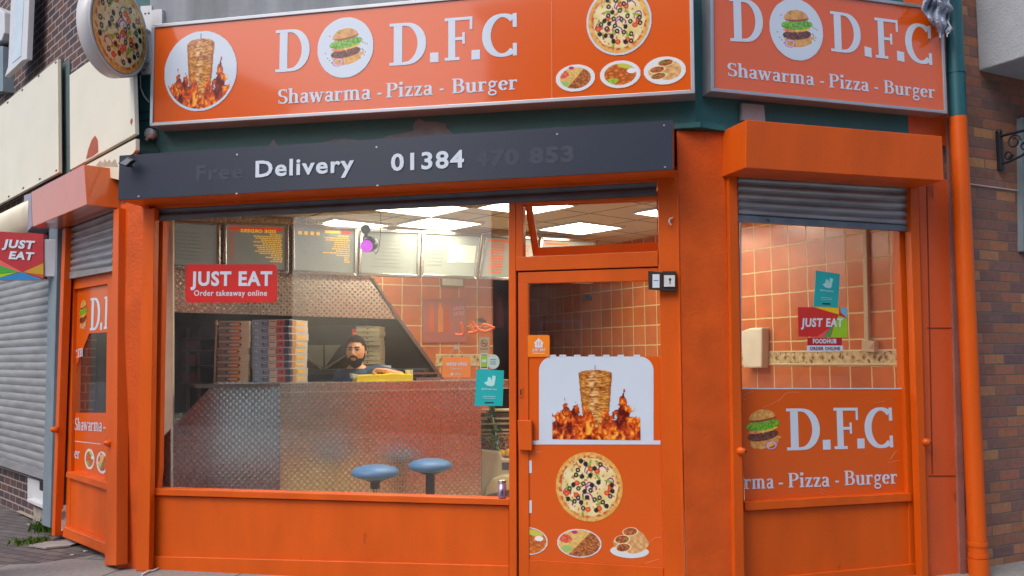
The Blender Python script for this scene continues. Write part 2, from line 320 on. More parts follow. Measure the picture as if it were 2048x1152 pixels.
G = {
'D': (.94, [V(.23,0,1), H(.04,.42,.035), H(.04,.42,.965), ([(.3,.962)]+Ar(.40,.5,.36,.462,90,-90)+[(.3,.038)], None)]),
'F': (.84, [V(.23,0,1), H(.04,.44,.035), H(.04,.78,.965), ([(.75,1),(.75,.70)], .07), H(.22,.55,.5), ([(.55,.37),(.55,.64)], .07)]),
'C': (.88, [(Ar(.46,.5,.35,.462,50,310,24), None), ([(.73,.99),(.73,.67)], .09), ([(.73,.01),(.73,.30)], .09)]),
'P': (.80, [V(.21,0,1), H(.04,.40,.035), H(.04,.36,.965), ([(.28,.962)]+Ar(.42,.73,.26,.232,90,-90)+[(.28,.498)], None)]),
'B': (.84, [V(.21,0,1), H(.04,.36,.035), H(.04,.36,.965), ([(.28,.962)]+Ar(.41,.745,.24,.217,90,-90)+[(.28,.528)], None), ([(.28,.53)]+Ar(.43,.284,.28,.246,90,-90)+[(.28,.038)], None)]),
'S': (.70, [(Ar(.35,.735,.22,.228,40,250,14)+Ar(.36,.265,.24,.228,75,-140,14), None), ([(.59,.98),(.59,.74)], .06), ([(.10,.02),(.10,.27)], .06)]),
'h': (.78, [V(.19,0,1.04), H(.02,.2,1.0), H(.03,.36,.035), (Ar(.39,.46,.19,.205,175,0), None), V(.58,0,.48), H(.44,.75,.035)]),
'a': (.64, [(Ar(.30,.49,.17,.165,160,0), None), V(.46,.04,.5), H(.44,.62,.035), (Ar(.27,.2,.165,.165,0,360,18), .11)]),
'w': (1.0, [([(.13,.66),(.32,.0)], .17), ([(.30,.0),(.48,.6)], .08), ([(.48,.66),(.68,.0)], .17), ([(.66,.0),(.86,.66)], .08), H(0,.30,.65), H(.72,1.0,.65), H(.38,.56,.65)]),
'r': (.60, [V(.19,0,.67), H(.03,.40,.035), H(.02,.2,.64), (Ar(.42,.42,.19,.21,160,70), .10), ([(.46,.58),(.54,.58)], .17)]),
'm': (1.16, [V(.19,0,.67), H(.02,.2,.64), H(.03,.35,.035), (Ar(.375,.47,.185,.195,175,0), None), V(.56,0,.48), H(.42,.70,.035), (Ar(.745,.47,.185,.195,175,0), None), V(.93,0,.48), H(.79,1.1,.035)]),
'i': (.40, [V(.20,0,.67), H(.03,.37,.035), H(.03,.2,.64), V(.20,.82,1.02,.21)]),
'z': (.60, [H(.05,.54,.625,.09), ([(.44,.62),(.15,.04)], .17), H(.06,.56,.045,.09), ([(.09,.66),(.09,.46)], .06), ([(.53,.0),(.53,.20)], .06)]),
'u': (.78, [V(.19,.18,.67), H(.02,.2,.64), (Ar(.375,.20,.185,.195,185,350), None), V(.57,.0,.67), H(.40,.58,.64), H(.56,.74,.035)]),
'g': (.66, [(Ar(.30,.46,.17,.185,0,360,18), .12), (Ar(.31,-.12,.22,.15,0,360,18), .10), ([(.2,.30),(.14,.16),(.24,.05),(.42,.03)], .10), ([(.44,.60),(.62,.63)], .09)]),
'e': (.62, [(Ar(.32,.34,.21,.30,10,320,18), None), H(.12,.54,.37)]),
'-': (.46, [H(.08,.38,.31,.12)]), '.': (.42, [V(.21,0,.24,.25)]), ' ': (.26, []),
}
def stxt(mb, s, pl, x0, y0, x1, y1, h, w, mi=0, T=.19, t=.07):
    strokes = []; x = 0; mb.runs.append((len(mb.f), len(mb.v)))
    for ch in s:
        adv, st = G[ch]
        for pts, tt in st: strokes.append(([(p[0]+x, p[1]) for p in pts], tt))
        x += adv
    ex = [(p[0]-hw, p[0]+hw) for pts, tt in strokes for p, hw in ((pts[0], (tt or T)/2 if pts[0][0] == pts[1][0] else .02), (pts[-1], (tt or T)/2 if pts[0][0] == pts[1][0] else .02))]+[(p[0]-.02, p[0]+.07) for pts, tt in strokes if len(pts) > 3 for p in pts]
    a = min(e[0] for e in ex); b = max(e[1] for e in ex)
    O = pl.pix(x0, y0, w); X = pl.pix(x1, y1, w); Tt = pl.pix(x0, y0-h, w)
    for k, (pts, tt) in enumerate(strokes):
        Lp, Rp = [], []; n = len(pts)
        for i, p in enumerate(pts):
            q0 = pts[max(0, i-1)]; q1 = pts[min(n-1, i+1)]
            dx, dy = q1[0]-q0[0], q1[1]-q0[1]; L = math.hypot(dx, dy) or 1; dx /= L; dy /= L
            hw = (tt if tt else math.hypot(T*dy, t*dx))/2
            Lp.append((p[0]-dy*hw, p[1]+dx*hw)); Rp.append((p[0]+dy*hw, p[1]-dx*hw))
        vs = []
        for p in Lp+Rp:
            s_ = (p[0]-a)/(b-a); vs.append(pl.P(O[0]+(X[0]-O[0])*s_, O[1]+(X[1]-O[1])*s_+(Tt[1]-O[1])*p[1], w+(k % 9)*.00025))
        mb.add(vs, [[i, i+1, n+i+1, n+i] for i in range(n-1)], mi)

# ------------------------------------------------ printed pictures (flat prints on signs and stickers)
def vn(X, Y, s, seed):
    rg = np.random.RandomState(seed); g = rg.rand(64, 64); x = (X+4)*s; y = (Y+4)*s; i = np.floor(x).astype(int); j = np.floor(y).astype(int); fx = x-i; fy = y-j
    fx = fx*fx*(3-2*fx); fy = fy*fy*(3-2*fy); g_ = lambda a, b: g[a % 64, b % 64]
    return (g_(i, j)*(1-fx)+g_(i+1, j)*fx)*(1-fy)+(g_(i, j+1)*(1-fx)+g_(i+1, j+1)*fx)*fy
class Cv:
    def __init__(s, N, asp=1.0):
        s.N = N; y, x = np.mgrid[1:-1:complex(0, N), -1:1:complex(0, N)]; s.X, s.Y = x, y; s.C = np.zeros((N, N, 3)); s.K = np.zeros((N, N), bool)
    def put(s, m, c, keep=True):
        c = np.array(c, float)
        s.C[m] = c if c.ndim == 1 else c[m]
        if keep: s.K |= m
    def ell(s, cx, cy, rx, ry, a=0): 
        c, n = math.cos(a), math.sin(a); x = s.X-cx; y = s.Y-cy; return np.sqrt(((x*c+y*n)/rx)**2+((-x*n+y*c)/ry)**2)
def mixc(a, b, t): return np.array(a)*(1-t[..., None])+np.array(b)*t[..., None]
def pizza_img(v, ring=True, seed=1):
    X, Y = v.X, v.Y; r = np.hypot(X, Y); rg = random.Random(seed)
    if ring: v.put(r < 1, (206, 218, 234))
    k = .93 if ring else 1.0; n1 = vn(X, Y, 6, seed); n2 = vn(X, Y, 16, seed+1)
    v.put(r < k, mixc((214,150,60), (238,196,110), n2)); v.put((r < k*.90), mixc((188,74,34), (232,190,120), np.clip(n2*1.6-.2, 0, 1)))
    v.put(r < k*(.80+.06*n1), mixc((222,196,120), (240,228,184), n1)); v.put((r < k*.8) & (n2 > .78), (196,120,70))
    for i in range(9):
        a, q = rg.random()*6.28, rg.random()**.6*.7*k; x, y = q*math.cos(a), q*math.sin(a); th = rg.random()*3; d = v.ell(x, y, .17, .12, th)
        v.put((d < 1) & (d > .72) & (v.Y > y-.05), (150,70,120)); v.put((d < .72) & (d > .55) & (v.Y > y-.05), (232,216,214))
    for i in range(16):
        a, q = rg.random()*6.28, rg.random()**.6*.75*k; d = v.ell(q*math.cos(a), q*math.sin(a), .13, .035, rg.random()*3); v.put(d < 1, (132,160,44)); v.put(d < .4, (176,196,80))
    for i in range(11):
        a, q = rg.random()*6.28, rg.random()**.5*.72*k; d = v.ell(q*math.cos(a), q*math.sin(a), .085, .075); v.put(d < 1, (214,70,28)); v.put(d < .5, (232,116,52))
    pts = []
    while len(pts) < 30:
        a, q = rg.random()*6.28, rg.random()**.5*.78*k; p = (q*math.cos(a), q*math.sin(a))
        if all(math.hypot(p[0]-b[0], p[1]-b[1]) > .15 for b in pts): pts.append(p)
    for x, y in pts:
        d = v.ell(x, y, .068, .072); v.put(d < 1, (34,30,36)); 
        if rg.random() < .6: v.put(d < .38, (196,184,150))
def burger_img(v, circle=True, seed=3):
    X, Y = v.X, v.Y; r = np.hypot(X, Y); n = vn(X, Y, 9, seed); n2 = vn(X, Y, 22, seed)
    if circle: v.put(r < 1, (206, 220, 238)); k = .68
    else: k = .98
    x = X/k; y = Y/k+.02; th = -.12; x, y = x*math.cos(th)-y*math.sin(th), x*math.sin(th)+y*math.cos(th)
    ins = (np.abs(x) < 2)
    w = lambda cx, cy, rx, ry: ((x-cx)/rx)**2+((y-cy)/ry)**2 < 1
    v.put(w(.02,-.55,.72,.26) , mixc((206,140,62),(236,190,110), n))                 # bottom bun
    v.put(w(.1,-.42,.82,.14), mixc((200,120,60),(236,180,90), n2))
    v.put(w(.0,-.22,.78,.24) & (n2 > .06), mixc((70,34,28),(136,84,62), n2))          # patty
    v.put(w(-.02,.02,.72,.13), mixc((226,110,60),(238,160,110), n)); v.put(w(.25,.03,.55,.09), (240,196,60))
    v.put((np.abs(x-.02) < .13-(.0-y)*.9+.0) & (y < -.0) & (y > -.2), (242,206,110))
    v.put(w(.06,.24,.86,.25+0*x) & (y < .42) & (n2 > .08), mixc((48,130,28),(160,214,56), n2))   # lettuce
    v.put(w(.1,.52,.66,.14) , (150,72,52))
    v.put(((((x-.06)/.68)**2+((y-.5)/.44)**2) < 1) & (y > .5-.02+.12*(x-.06)**2), mixc((198,136,66),(236,188,112), n))
    d = np.sqrt(((x-.35)/.3)**2+((y+.72)/.2)**2) if not circle else np.sqrt(((x+.45)/.3)**2+((y+.62)/.2)**2)
    v.put((d < 1) & (d > .62), (216,190,214)); v.put((d < 1) & (d > .85), (180,110,170))
    rg = random.Random(5)
    for i in range(26):
        a, q = rg.random()*6.28, .8+rg.random()*.3; d = v.ell(q*k*math.cos(a)*1.1, q*k*math.sin(a)*.8, .022, .022); v.put(d < 1, rg.choice([(90,120,50),(210,110,60),(150,80,60)]) if circle else (236,170,50))
def kebab_img(v, circle=False, seed=5):
    X, Y = v.X, v.Y; r = np.hypot(X, Y)
    if circle: v.put(r < 1, (206, 220, 238)); lim = r < .93
    else: lim = np.abs(X) < 2
    n = vn(X, Y, 5, seed); n2 = .55*vn(X*1.5, Y*4.0, 8, seed+2)+.45*vn(X*2, Y*4.5, 15, seed+12); n3 = vn(X, Y, 14, seed+3)
    sx = 1.0 if circle else .92
    v.put((np.abs(X) < .012) & (Y > .6) & (Y < .93) & lim, (110,112,116))
    top, bot = (.80, -.80)
    t = (Y-bot)/(top-bot); wd = (.23+.12*np.clip(t*1.1, 0, 1)**.8)*(1.12 if circle else 1)*.96+.022*(n2-.5)
    edge = np.clip(1-np.abs(X)/wd, 0, 1)
    body = (np.abs(X) < wd) & (Y < top-.10*(np.abs(X)/.36)**4) & (Y > bot) & lim
    col = mixc((132,60,16), (240,180,88), np.clip(n2*1.5-.2, 0, 1)*np.clip(edge*2.2+.4, 0, 1))
    hl = np.clip(1-np.abs(X+.05)/.13, 0, 1)*np.clip(n2*2-.5, 0, 1)*.8; col = col*(1-hl[..., None])+np.array((248,220,180))*hl[..., None]; v.put(body, col)
    hgt = -.66+.42*vn(X, 0*Y, 4, seed+7)+.30*vn(X, 0*Y, 10, seed+8)+.62*np.exp(-((X-.55)/.10)**2)+.2*np.exp(-((X+.5)/.2)**2)-.10*np.exp(-(X/.2)**2)
    q = .6*vn(X*1.4+.3*n, Y*.7, 9, 61)+.4*vn(X*1.6, Y*.9+n3*.1, 19, 62)
    fl = (Y < hgt-.10+.75*(q-.5)) & (Y > -1.0) & lim & (np.abs(X) < (.99 if circle else .88))
    tt = np.clip(q*1.9-.45+.25*np.clip(-Y, 0, 1)-.2, 0, 1); c1 = mixc((96,18,14), (226,92,20), np.clip(tt*1.6, 0, 1)); hl = np.clip(tt*2.4-1.5, 0, 1)
    v.put(fl, c1*(1-hl[..., None])+np.array((255,196,70))*hl[..., None])
    for cx, cy in ((-.58,-.28),(.42,-.34)):
        d = v.ell(cx, cy, .09, .13); v.put((d < 1) & (d > .78) & (X < cx+.05) & lim, (70,50,56))
def plate_img(v, kind=0, ring=True, seed=9):
    X, Y = v.X, v.Y; r = np.hypot(X, Y); n = vn(X, Y, 7, seed); n2 = vn(X, Y, 15, seed+1)
    if ring: v.put(r < 1, (226,230,234)); k = .84
    else: k = 1; v.put(r < 1, mixc((200,206,214),(236,238,242), n))
    k *= .92
    if kind == 0:      # fries, salad and chicken
        v.put(r < k, mixc((206,160,80),(238,206,130), n2)); m_ = (r < k) & (X*.8-Y*.5 > .02); v.put(m_, mixc((120,56,26),(220,140,70), n2))
        v.put((v.ell(-.6,.3,.28,.3) < 1) & (r < k), mixc((200,60,40),(240,140,110), n2)); v.put((v.ell(-.55,-.4,.24,.22) < 1) & (r < k), (150,196,110)); v.put((v.ell(-.2,.75,.14,.12) < 1) & (r < 1), (190,40,120))
    elif kind == 1:    # fried chicken with lettuce
        v.put(r < k, mixc((170,80,24),(232,140,50), n)); rg = random.Random(seed)
        for i in range(12):
            a, q = rg.random()*6.28, rg.random()**.5*.55; d = v.ell(q*math.cos(a), q*math.sin(a), .2, .2); v.put((d < 1) & (r < k), mixc((150,64,20),(236,140,56), np.clip(1.1-d, 0, 1)))
        v.put((v.ell(-.45,-.5,.36,.22,.4) < 1) & (r < k), mixc((110,160,40),(190,214,80), n2)); v.put((v.ell(.3,.6,.45,.2,-.3) < 1) & (r < k), (196,200,70)); v.put(v.ell(.55,.2,.22,.18) < 1, (236,238,240))
    else:              # wraps
        v.K[:] = v.K & True
        if not ring: v.K[:] = False; v.put(v.ell(0,-.55,.95,.38) < 1, (216,226,232))
        for cx, cy, sx, sy, a in ((.35,.3,.62,.34,-.7),(.4,-.25,.62,.34,.5),(-.3,-.1,.5,.42,.1)):
            v.put((v.ell(cx, cy, sx, sy, a) < 1) & ((r < k) | (not ring)), mixc((196,140,80),(236,196,140), n))
        for cx, cy in ((-.35,.1),(.05,.55),(-.3,-.35)):
            d = v.ell(cx, cy, .40, .25, .2); v.put((d < 1), (240,214,170)); v.put(d < .84, mixc((110,50,24),(220,130,70), n2)); v.put((d < .7) & (n > .72), (90,140,50))
def pic(name, pl, cx, cy, rx, ry, w, fn, N=90, parent=None, mats=None, clip=None, **kw):
    v = Cv(N); fn(v, **kw); u, z = pl.pix(cx, cy, w); ru = abs(pl.pix(cx+rx, cy, w)[0]-pl.pix(cx-rx, cy, w)[0])/2; rz = abs(pl.pix(cx, cy+ry, w)[1]-pl.pix(cx, cy-ry, w)[1])/2
    K = v.K.copy()
    if clip is not None: K &= clip(v.X, v.Y)
    return grid_obj(name, lambda a, b: pl.P(u+ru*a, z+rz*b, w), v, K, parent, mats)
def grid_obj(name, fp, v, K, parent, mats=None):
    N = v.N; q = K[:-1, :-1] & K[1:, :-1] & K[:-1, 1:] & K[1:, 1:]; jj, ii = np.nonzero(q); used = {}; vs = []; cs = []; fs = []
    L = np.where(v.C/255 <= .04045, v.C/255/12.92, ((v.C/255+.055)/1.055)**2.4)
    for j, i in zip(jj, ii):
        f = []
        for a, b in ((j, i), (j+1, i), (j+1, i+1), (j, i+1)):
            if (a, b) not in used: used[(a, b)] = len(vs); vs.append(fp(v.X[a, b], v.Y[a, b])); cs.append(L[a, b])
            f.append(used[(a, b)])
        fs.append(f)
    mb = MB(); mb.add(vs, fs); o = mb.out(name, mats or pr, parent, fix=False); ca = o.data.color_attributes.new('Col', 'FLOAT_COLOR', 'POINT')
    ca.data.foreach_set('color', np.c_[np.array(cs), np.ones(len(cs))].ravel()); return o

# ------------------------------------------------ ground
g = MB(); g.add([(-60,-60,0),(60,-60,0),(60,60,0),(-60,60,0)], [(0,1,2,3)]); 
ug = Pl((0,0), 137.8)
def flat_uv(o, yaw):
    me = o.data; uvl = me.uv_layers.get('UVMap') or me.uv_layers.new(name='UVMap'); a = R(yaw); c, s = math.cos(a), math.sin(a); og = ORIG[o.name]
    for p in me.polygons:
        for li in p.loop_indices:
            v = me.vertices[me.loops[li].vertex_index].co+og; uvl.data[li].uv = (v.x*c+v.y*s, -v.x*s+v.y*c)
o = g.out('pavement', paving, label=None, kind='structure'); flat_uv(o, -28)
q = [gnd(-500,1150), gnd(75,1128), gnd(205,1109), gnd(420,1085), gnd(1402,1085), gnd(2300,1100), Vector((30,-4.3,0)), Vector((-30,-4.3,0))]
g = MB(); g.add([(v.x, v.y, .004) for v in q], [list(range(len(q)))]); o = g.out('slab_pavement', slabs, kind='structure'); flat_uv(o, -12)
g = MB(); g.add([(-60,-11.2,.008),(60,-11.2,.008),(60,-4.5,.008),(-60,-4.5,.008)], [(0,1,2,3)]); g.out('road', asph, kind='structure')

# ------------------------------------------------ the takeaway shop
def uA(x, y=700, w=0): return A.pix(x, y, w)[0]
def uB(x, y=700, w=0): return B.pix(x, y, w)[0]
def uC(x, y=700, w=0): return C.pix(x, y, w)[0]
shop = thing('takeaway_shop', (cAB.x, cAB.y, 0), 'orange painted corner takeaway shop with green fascia, big window and glazed door', 'shop')
zf = A.pix(1402, 257)[1]; ZT = 5.2
uBe = uB(1917); uCe = uC(118)
def wallpart(name, m_, fn, pl, bevel=0, uvpl=None):
    b = MB(pl); fn(b); return b.out(name, m_, shop, bevel=bevel)
wallpart('fascia', green, lambda b: (b.box(kc+.0, kx, zf, ZT, 0, -.15)), A)
wallpart('fascia', green, lambda b: (b.box(.0, uB(1817, 250), zf, ZT, 0, -.15)), B)
wallpart('flashing', weather, lambda b: b.px([(300,62),(1399,-30),(1399,-330),(300,-190)], .02, 0), A)
b = MB(B); b.box(uB(1817,250), uBe, zf+.02, ZT, .0, -.15); b.out('wall', orange_wall, shop)
b = MB(B); b.px([(1484,206),(1528,210),(1531,244),(1484,240)], .03, .001); b.out('bracket_plate', weather, shop)
b = MB(A); b.px([(1349,247),(1401.5,243),(1401.5,254),(1349,257)], .03, .001); b.out('fascia_trim', green, shop)
pp = mat('bare_patch', (112,124,132), .7, var=.15, vs=12)
b = MB(A); b.px([(625,291),(640,286),(668,279),(690,277),(722,281),(760,277),(780,271),(806,266),(828,262),(826,250),(831,242),(838,237),(850,244),(868,243),(892,247),(893,256),(906,268),(880,273),(840,278),(790,284),(700,290)], .0025, .001); b.out('bare_patch', pp, shop)
b = MB(A); b.px([(536,296),(543,281),(548,279),(552,287),(560,295)], .0025, .001); b.out('bare_patch', pp, shop)
b = MB(B); b.px([(1402.5,243),(1452,250),(1452,262),(1402.5,254)], .03, .001); b.out('fascia_trim', green, shop)
def plan(b, pts, z0, z1, mi=0):
    n = len(pts); vs = [(p[0], p[1], z0) for p in pts]+[(p[0], p[1], z1) for p in pts]
    b.add(vs, [list(range(n))[::-1], list(range(n, 2*n))]+[[i, (i+1) % n, (i+1) % n+n, i+n] for i in range(n)], mi)
# corner pillar between the two fronts: one flat face that bridges the corner
b = MB(A); a0, a1 = A.P(uA(1361.5), 0, .012), B.P(uB(1461), 0, .004)
plan(b, [a0, a1, a1-B.N*.3, a0-A.N*.3], 0, zf); b.out('corner_pillar', orange_wall, shop, bevel=.012)
# left pillar: two faces meeting at the obtuse corner
b = MB(C); cl = uC(231.5); plan(b, [C.P(cl, 0), cAC, A.P(uA(291), 0), A.P(uA(291), 0, -.25), C.P(cl, 0, -.25)], 0, zf); b.out('corner_pillar', orange_wall, shop, bevel=.006)
# front A : window frame, mullion, sill, stall riser
b = MB(A)
b.px([(303,380),(1349,330),(1349,362),(309,418)], .0, -.2)                       # soffit behind the shutter
b.px([(309,438),(326,438),(319,940),(314.5,978),(303,978)], -.045, -.10)          # left stile
b.px([(1017,404),(1031,404),(1033.5,1175),(1018.5,1175)], .0, -.11)               # mullion
b.px([(304,977),(1018.2,998),(1018.2,1011),(304,990.5)], .0, -.10)                # sill rail
b.px([(1031,403),(1046,402),(1046,516),(1031,516)], -.004, -.10)
b.px([(1046,392),(1316,382),(1316,399),(1046,409)], -.006, -.10)
b.px([(1031,514),(1316,502),(1316,533),(1031.5,542)], -.002, -.10)                # transom bar
b.px([(1315,345),(1356,340),(1369,1175),(1329,1175)], .006, -.12)                # right jamb
b.px([(1353,377),(1357,377),(1370,1175),(1366,1175)], .020, .0)
b.out('window_frame', orange, shop, bevel=.004)
b = MB(A); b.px([(302,991),(1018.3,1011.5),(1018.3,1176),(297,1146)], -.03, -.10); b.px([(298.5,1112),(1018.3,1131),(1018.3,1176),(297,1146)], -.012, -.03); b.out('stall_riser', orange, shop, bevel=.006)
pane_pts = [(315,436),(1018,398),(1018.5,998),(304,978)]
b = MB(A); b.px(pane_pts, -.060, -.066); b.out('pane', glass, shop)
b = MB(A); b.px([(309,417),(315.5,416),(304,1144),(297.5,1144)], -.02, -.06); b.px([(309,426),(1017,388),(1017,396),(309,434)], -.03, -.05); b.out('shutter_channel', rail_grey, shop)
# fanlight: sash tilted inward at its foot
q0 = [(1048.7,404),(1316,392),(1316,501.5),(1066,511.5)]; ws_ = [-.03, -.03, -.17, -.17]
def tilt(fr, wf):
    pts = []
    for (x, y), w in zip(fr, wf): u, z = A.pix(x, y, w); pts.append((u, z, w))
    return pts
o4 = tilt(q0, ws_); i4 = tilt([(1063.4,412.5),(1313,401),(1316.3,484),(1077,495)], [-.033,-.033,-.155,-.155])
b = MB(A); vs = []
for t_ in (0, -.03):
    vs += [A.P(u, z, w+t_) for u, z, w in o4]+[A.P(u, z, w+t_) for u, z, w in i4]
fs = []
for i in range(4):
    j = (i+1) % 4; fs += [(i, j, j+4, i+4), (i+8, i+12, j+12, j+8), (i+4, j+4, j+12, i+12), (j, i, i+8, j+8)]
b.add(vs, fs); fan = b.out('fanlight', orange, shop)
b = MB(A); b.add([A.P(u, z, w-.012) for u, z, w in i4]+[A.P(u, z, w-.018) for u, z, w in i4], [(0,1,2,3),(7,6,5,4),(0,4,5,1),(1,5,6,2),(2,6,7,3),(3,7,4,0)]); b.out('pane', glass, fan)
# door leaf
b = MB(A)
b.px([(1036,545),(1316,535.5),(1316,561),(1036,567)], -.012, -.06)
b.px([(1036,567),(1056,566.5),(1058.5,1175),(1037.5,1175)], -.012, -.06)
b.px([(1056,713),(1323,713),(1334,1175),(1058.5,1175)], -.022, -.06)
b.px([(1058.5,1119),(1327,1135),(1328,1175),(1058.5,1175)], -.012, -.022)
door = b.out('door', orange, shop, bevel=.003)
b = MB(A); b.px([(1055.5,566),(1317,560),(1318,714),(1056,714)], -.030, -.036); b.out('pane', glass, door)
b = MB(A); b.px([(1033.5,542),(1316,534),(1316,536),(1036,545.5),(1038,1175),(1035.5,1175)], -.045, -.07); b.out('seal', dark, door)  # dark strip stands in for the open gap round the leaf
b = MB(A); b.px([(1035,840),(1063,841),(1064,901),(1037,900)], .022, -.012); b.out('handle', orange, door, bevel=.004)
b = MB(A); b.px([(1037,775),(1045,775),(1045.5,794),(1037.5,794)], -.006, -.012); b.px([(1040,779),(1042.5,779),(1042.5,790),(1040,790)], -.004, -.006, 1); b.out('lock', [orange, dark], door)
b = MB(A)
for y in (921, 1001): b.px([(1057,y),(1063.5,y),(1063.5,y+25),(1057,y+25)], -.0185, -.022)
b.out('tape_tab', white_s, door)
b = MB(A); b.px([(640,990),(1016,998),(1016,1400),(640,1400)], -.125, -.135); b.out('inner_lining', mat('beige_lining', (226,208,160), .5), shop)  # unseen beige panel, added to lighten the reflection in the steel counter
b = MB(A); b.px([(304,985),(640,990),(640,1400),(304,1400)], -.125, -.135); b.out('inner_lining', mat('terracotta_lining', (170,96,70), .5), shop)  # unseen reddish panel, added for its reflection in the counter's left part
# front B
b = MB(B)
b.px([(1464,350),(1477,350),(1492,1175),(1474,1175)], -.05, -.12)
b.px([(1796,380),(1823,380),(1838,1175),(1822,1175)], -.05, -.12)
b.px([(1490,1004),(1822,986),(1824,1002.5),(1491,1022)], -.03, -.12)
b.px([(1477,360),(1796,372),(1797,385),(1477,372)], -.055, -.12)
b.out('window_frame', orange, shop, bevel=.004)
b = MB(B); b.px([(1488,1022),(1828,1002),(1836,1175),(1490,1175)], -.06, -.12); b.px([(1490,1160),(1834,1127),(1836,1190),(1490,1190)], -.045, -.06); b.out('stall_riser', orange, shop, bevel=.005)
b = MB(B); b.px([(1474,430),(1797,445),(1822,988),(1489,1006)], -.085, -.091); b.out('pane', glass, shop)
b = MB(B); b.px([(1821,455),(1828.5,455),(1850,1175),(1838,1175)], -.03, -.10); b.out('shutter_channel', rail_grey, shop)
b = MB(B); b.px([(1837,355),(1917,360),(1950,1200),(1858,1200)], .0, -.15); b.px([(1853,372),(1855,372),(1866,948),(1864,948)], .003, .0, 1)
b.px([(1855,655),(1911,655),(1911,657),(1855,657)], .003, .0, 1); b.px([(1858,951),(1921,951),(1921,953),(1858,953)], .003, .0, 1); b.out('wall', [orange_worn, mat('groove_shadow_paint', (120,44,22), .7)], shop)
b = MB(B); b.px([(1895,236),(1905,236),(1934,1175),(1922,1175)], .02, .0); b.out('mortar_fillet', mat('pinkish_mortar', (150,98,88), .85, var=.15, vs=8, bump=.5), shop)
# front C
b = MB(C)
b.px([(133,560),(147,558),(139,1075),(120,1080)], -.05, -.12)
b.px([(141,540),(232,525),(232,565),(141,580)], -.055, -.12)
b.px([(133,943),(214,966),(213,980),(131,954)], -.02, -.12)
b.px([(215,540),(232,540),(232,1110),(208,1110)], -.05, -.12)
b.out('window_frame', orange, shop, bevel=.003)
b = MB(C); b.px([(128,952),(216,978),(213,1112),(122,1070)], -.055, -.12); b.px([(126,1052),(212,1086),(212,1110),(124,1074)], -.0, -.055); b.out('stall_riser', orange, shop, bevel=.01)
b = MB(C); b.px([(143,560),(228,545),(222,975),(136,950)], -.085, -.091); b.out('pane', glass, shop)
b = MB(C); b.px([(131,455),(140,455),(125,1076),(108,1072)], -.03, -.10); b.out('shutter_channel', rail_grey, shop)
# upper walls, inside shell
b = MB(C); b.box(uCe, .0, 2.62, 7, 0, -.2); b.out('upper_wall', brick_l, shop)
b = MB(A); b.box(kc, kx, ZT, 7, -.06, -.2); b.out('upper_wall', brick_l, shop)
b = MB(B); b.box(0, uBe, ZT, 7, -.06, -.2); b.out('upper_wall', brick_r, shop)
Ce = C.P(uCe, 0, -.02); Be = B.P(uBe, 0, -.02)
room = [Ce, cAC-A.N*.02, cAB-A.N*.02, Be, Vector((2.9,6.3,0)), Vector((0.2,11.6,0)), Vector((-0.6,12.2,0)), C.P(-3.15, 0, -.15), C.P(-3.1, 0, -.04)]
ctr = Vector((-1, 8, 0))
rl = [p+(ctr-p).normalized()*.06 for p in room]
b = MB(); b.add([(p.x, p.y, .03) for p in rl], [list(range(len(rl)))]); o = b.out('shop_floor', mat('grey_floor_tiles', (176,168,152), .4, var=.1), shop); 
b = MB(); b.add([(p.x, p.y, 2.70) for p in rl], [list(range(len(rl)))[::-1]]); cg = b.out('ceiling', ceil, shop); flat_uv(cg, 40)
b = MB(); b.add([(p.x, p.y, 3.0) for p in room], [list(range(len(room)))]); b.add([(p.x, p.y, 7.0) for p in room], [list(range(len(room)))]); b.out('roof', mat('roof_felt', (70,70,72), .9), shop)  # unseen roof sheets, put in to keep sun out of the room
b = MB(RW); b.box(RW.inv(Vector((.2,11.6,0)))[0], RW.inv(Vector((2.93,6.24,0)))[0], 0, 2.72, 0, -.1); b.out('tiled_wall', tile, shop)
b = MB(BW); b.px([(735,400),(986,400),(986,960),(890,762),(735,545)], 0, -.1); b.out('tiled_wall', tile, shop)
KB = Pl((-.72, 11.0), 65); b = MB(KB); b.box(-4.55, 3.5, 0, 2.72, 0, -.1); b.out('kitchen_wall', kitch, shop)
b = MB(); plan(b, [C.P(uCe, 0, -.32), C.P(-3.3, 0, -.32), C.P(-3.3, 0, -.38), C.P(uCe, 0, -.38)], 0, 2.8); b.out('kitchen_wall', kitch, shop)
# patterned tile border on both tiled walls
bord = mat('border_tile', (206,190,150), .4, var=.3, vs=26, wear=(120,90,64), ws=24, wt=.58); trim_c = mat('border_trim', (226,214,176), .4)
for pl_, x0, x1, y0, y1 in ((RW,1478,1835,705,727),(BW,872,984,712,728)):
    b = MB(pl_); za = pl_.pix(x0, (y0+y1)/2, .01)[1]; ua, ub = pl_.pix(x0, 715, .01)[0], pl_.pix(x1, 715, .01)[0]; hz = .045
    b.box(ua, ub, za-hz, za+hz, .006, .0); b.box(ua, ub, za+hz, za+hz+.012, .010, 0, 1); b.box(ua, ub, za-hz-.012, za-hz, .010, 0, 1)
    k = ua+.05
    while k < ub-.03:
        q = [(k-.022, za), (k, za-.028), (k+.022, za), (k, za+.028)]; b.prism(q, .0075, .006, 2); b.prism([(k-.008, za), (k, za-.01), (k+.008, za), (k, za+.01)], .009, .0075, 3); k += .1
    b.out('tile_border', [bord, trim_c, mat('border_motif', (172,150,100), .4), mat('border_dot', (120,52,30), .4)], shop)
b = MB(BW); b.px([(727,545),(735,545),(892,762),(884,762)], .03, -.1); b.out('steel_trim', steel_p, shop)
b = MB(BD); b.px([(343,430),(735,430),(737,556),(795,638),(343,624)], -.06, -.10); b.out('steel_frieze', steel_w, shop)
b = MB(BD); b.px([(744,556),(748,556),(803,640),(797,640)], -.04, -.09); b.out('steel_trim', steel_p, shop)
